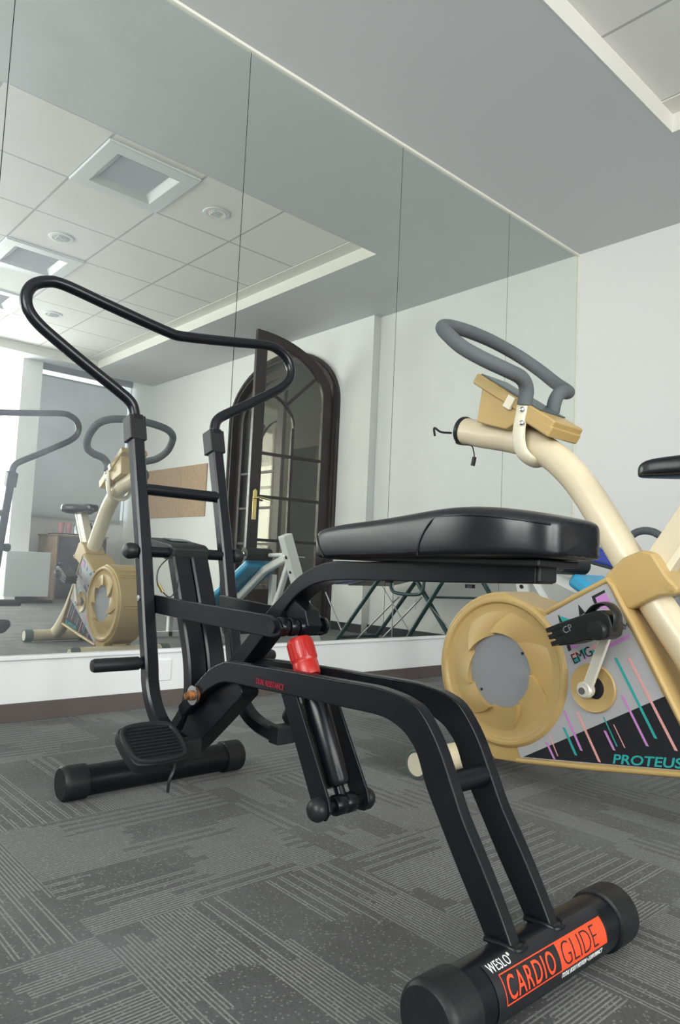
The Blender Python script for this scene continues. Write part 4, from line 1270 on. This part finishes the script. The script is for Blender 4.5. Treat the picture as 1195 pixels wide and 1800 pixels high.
finish('console_clip', G().obox(c0 - u_ * 0.0 + Vector((-0.081, 0, 0)) - n_ * 0.006, (0.006, 0, 0), u_ * 0.014, n_ * 0.019), IVORY, cs, 0.002)
sup = [(-1.240, 1.150), (-1.222, 1.034), (-1.262, 1.020), (-1.33, 0.999), (-1.368, 1.016), (-1.39, 1.06)]
finish('console_support', G().prism(sup, BX - 0.070, BX + 0.070, 'X'), YELLOW, cs, 0.005)
finish('console_tail', G().obox(c0 + u_ * 0.116 - n_ * 0.016, (0.079, 0, 0), u_ * 0.052, n_ * 0.016), YELLOW, cs, 0.006)

# ------------------------------------------------------------------ weight bench behind the bike
wb = thing('weight_bench', 'white framed weight bench with cyan pads and black foam roller', 'bench', (-1.75, -1.5, 0))
finish('upright_post', G().obox((-1.705, -0.80, 0.3725), (0.031, 0, 0.013), (0, 0.029, 0), (0.155, 0.0, -0.3705)), WHITEPAINT, wb, 0.004)
for k in range(4):
    zz = 0.62 - 0.085 * k
    xx = -1.705 + (0.3725 - zz) * 0.418 - 0.031
    finish('adjust_hole', G().cyl((xx - 0.004, -0.80, zz - 0.012), (xx + 0.004, -0.80, zz - 0.010), 0.009, 14), LABELBLACK, wb)
finish('lock_pin', G().cyl((-1.86, -0.80, 0.62), (-1.71, -0.79, 0.615), 0.005, 10), STEEL, wb)
ro_ = finish('roller', G().cyl((-1.965, -1.06, 0.622), (-1.772, -1.06, 0.622), 0.039, 24), RUBBER, wb)
finish('roller_bar', G().cyl((-1.80, -1.05, 0.620), (-1.80, -0.83, 0.628), 0.012, 14), WHITEPAINT, ro_)
finish('roller_end', G().lathe((-1.965, -1.06, 0.622), (-1, 0, 0), [(0.013, 0), (0.012, 0.008), (0.0, 0.012)], 14), CHROME, ro_)
finish('lower_roller', G().cyl((-2.02, -1.13, 0.17), (-1.66, -1.13, 0.17), 0.042, 24), RUBBER, wb)
finish('lever_arm', G().rsweep([(-1.79, -0.84, 0.58), (-1.76, -0.95, 0.40), (-1.74, -1.10, 0.17)], 0.016, 0.016), WHITEPAINT, wb)
finish('frame_rail', G().rsweep([(-1.80, -0.82, 0.62), (-1.80, -1.06, 0.53), (-1.80, -1.30, 0.36), (-1.80, -1.62, 0.19), (-1.80, -2.25, 0.165)], 0.02, 0.022), WHITEPAINT, wb)
def pad(name, c, u, n, hw, hl, ht, m):
    return finish(name, G().obox(c, (hw, 0, 0), Vector(u).normalized() * hl, Vector(n).normalized() * ht), m, wb, 0.02, seg=4)
pad('seat_pad', (-1.80, -1.37, 0.400), (0, -1, -0.60), (0, -0.60, 1), 0.12, 0.33, 0.028, CYAN)
pad('back_pad', (-1.80, -1.95, 0.225), (0, -1, -0.05), (0, -0.05, 1), 0.12, 0.32, 0.028, CYAN)
finish('leg', G().rsweep([(-1.66, -1.16, 0.0), (-1.66, -1.16, 0.50)], 0.02, 0.02), WHITEPAINT, wb)
finish('leg', G().rsweep([(-1.80, -2.2, 0.0), (-1.80, -2.2, 0.16)], 0.02, 0.02), WHITEPAINT, wb)
finish('foot_bar', G().box((-1.98, -1.185, 0.0), (-1.40, -1.145, 0.04)), WHITEPAINT, wb, 0.004)
finish('foot_bar', G().box((-2.0, -2.22, 0.0), (-1.56, -2.18, 0.04)), WHITEPAINT, wb, 0.004)

# ------------------------------------------------------------------ folding frame with blue board
fb = thing('folding_bench', 'folding dark green tube frame carrying a blue padded board, by the right wall', 'bench', (-0.5, -1.1, 0))
bd_ = finish('board', G().obox((-0.46, -0.98, 0.600), (0.24, 0, 0), Vector((0, -0.50, -0.115)), Vector((0, -0.010, 0.044))), BLUE, fb, 0.02, seg=4)
finish('board_edge', G().obox((-0.46, -0.985, 0.553), (0.235, 0, 0), Vector((0, -0.50, -0.115)), Vector((0, -0.003, 0.010))), PLASTIC, fb, 0.004)
finish('head_pad', G().obox((-0.46, -1.60, 0.475), (0.17, 0, 0), Vector((0, -0.13, -0.02)), Vector((0, -0.004, 0.03))), BLUE, fb, 0.015, seg=4)
finish('handle', G().tube(smooth([(-0.62, -0.66, 0.68), (-0.62, -0.675, 0.76), (-0.62, -0.71, 0.815), (-0.62, -0.765, 0.842), (-0.62, -0.835, 0.835), (-0.62, -0.89, 0.79), (-0.62, -0.905, 0.70)], 6), 0.021, 16), FOAM, fb)
finish('leg', G().cyl((-0.66, -1.62, 0.0), (-0.66, -1.18, 0.50), 0.016, 14), GREENTUBE, fb)
finish('leg', G().cyl((-0.68, -0.93, 0.0), (-0.68, -0.54, 0.54), 0.016, 14), GREENTUBE, fb)
finish('leg', G().cyl((-0.645, -0.40, 0.0), (-0.645, -0.86, 0.53), 0.016, 14), GREENTUBE, fb)
finish('leg', G().cyl((-0.26, -0.14, 0.0), (-0.26, -0.60, 0.58), 0.016, 14), GREENTUBE, fb)
finish('leg', G().cyl((-0.24, -1.62, 0.0), (-0.24, -1.18, 0.50), 0.016, 14), GREENTUBE, fb)
ROD = mat('grey_rod', (0.42, 0.43, 0.43), 0.35, metal=0.6)
for p0, p1, r in (((-0.62, -1.44, 0.02), (-0.62, -1.02, 0.37), 0.006), ((-0.62, -1.21, 0.02), (-0.62, -0.80, 0.38), 0.006), ((-0.64, -1.17, 0.44), (-0.64, -0.86, 0.11), 0.004),
                  ((-0.66, -0.70, 0.34), (-0.66, -0.44, 0.14), 0.004), ((-0.66, -1.78, 0.36), (-0.66, -1.56, 0.06), 0.006), ((-0.63, -1.07, 0.48), (-0.63, -1.06, 0.02), 0.004)):
    finish('rod', G().cyl(p0, p1, r, 10), ROD, fb)
    if p1[2] > 0.3:
        finish('rod_foot', G().cyl(p0, (p0[0], p0[1] - 0.012, p0[2] - 0.019), 0.009, 10), RUBBER, fb)
finish('cross_tube', G().cyl((-0.66, -1.62, 0.02), (-0.24, -1.62, 0.02), 0.014, 14), GREENTUBE, fb)
finish('cross_tube', G().cyl((-0.68, -0.54, 0.53), (-0.22, -0.54, 0.53), 0.012, 14), GREENTUBE, fb)
finish('side_bar', G().tube(smooth([(-0.64, -0.66, 0.39), (-0.58, -0.55, 0.395), (-0.45, -0.40, 0.40), (-0.28, -0.30, 0.39)], 5), 0.008, 10), GREENTUBE, fb)
finish('hanger', G().tube(smooth([(-0.68, -1.06, 0.52), (-0.68, -1.04, 0.43), (-0.68, -0.98, 0.40), (-0.68, -0.80, 0.40), (-0.68, -0.74, 0.43), (-0.68, -0.73, 0.52)], 5), 0.012, 12), GREENTUBE, fb)
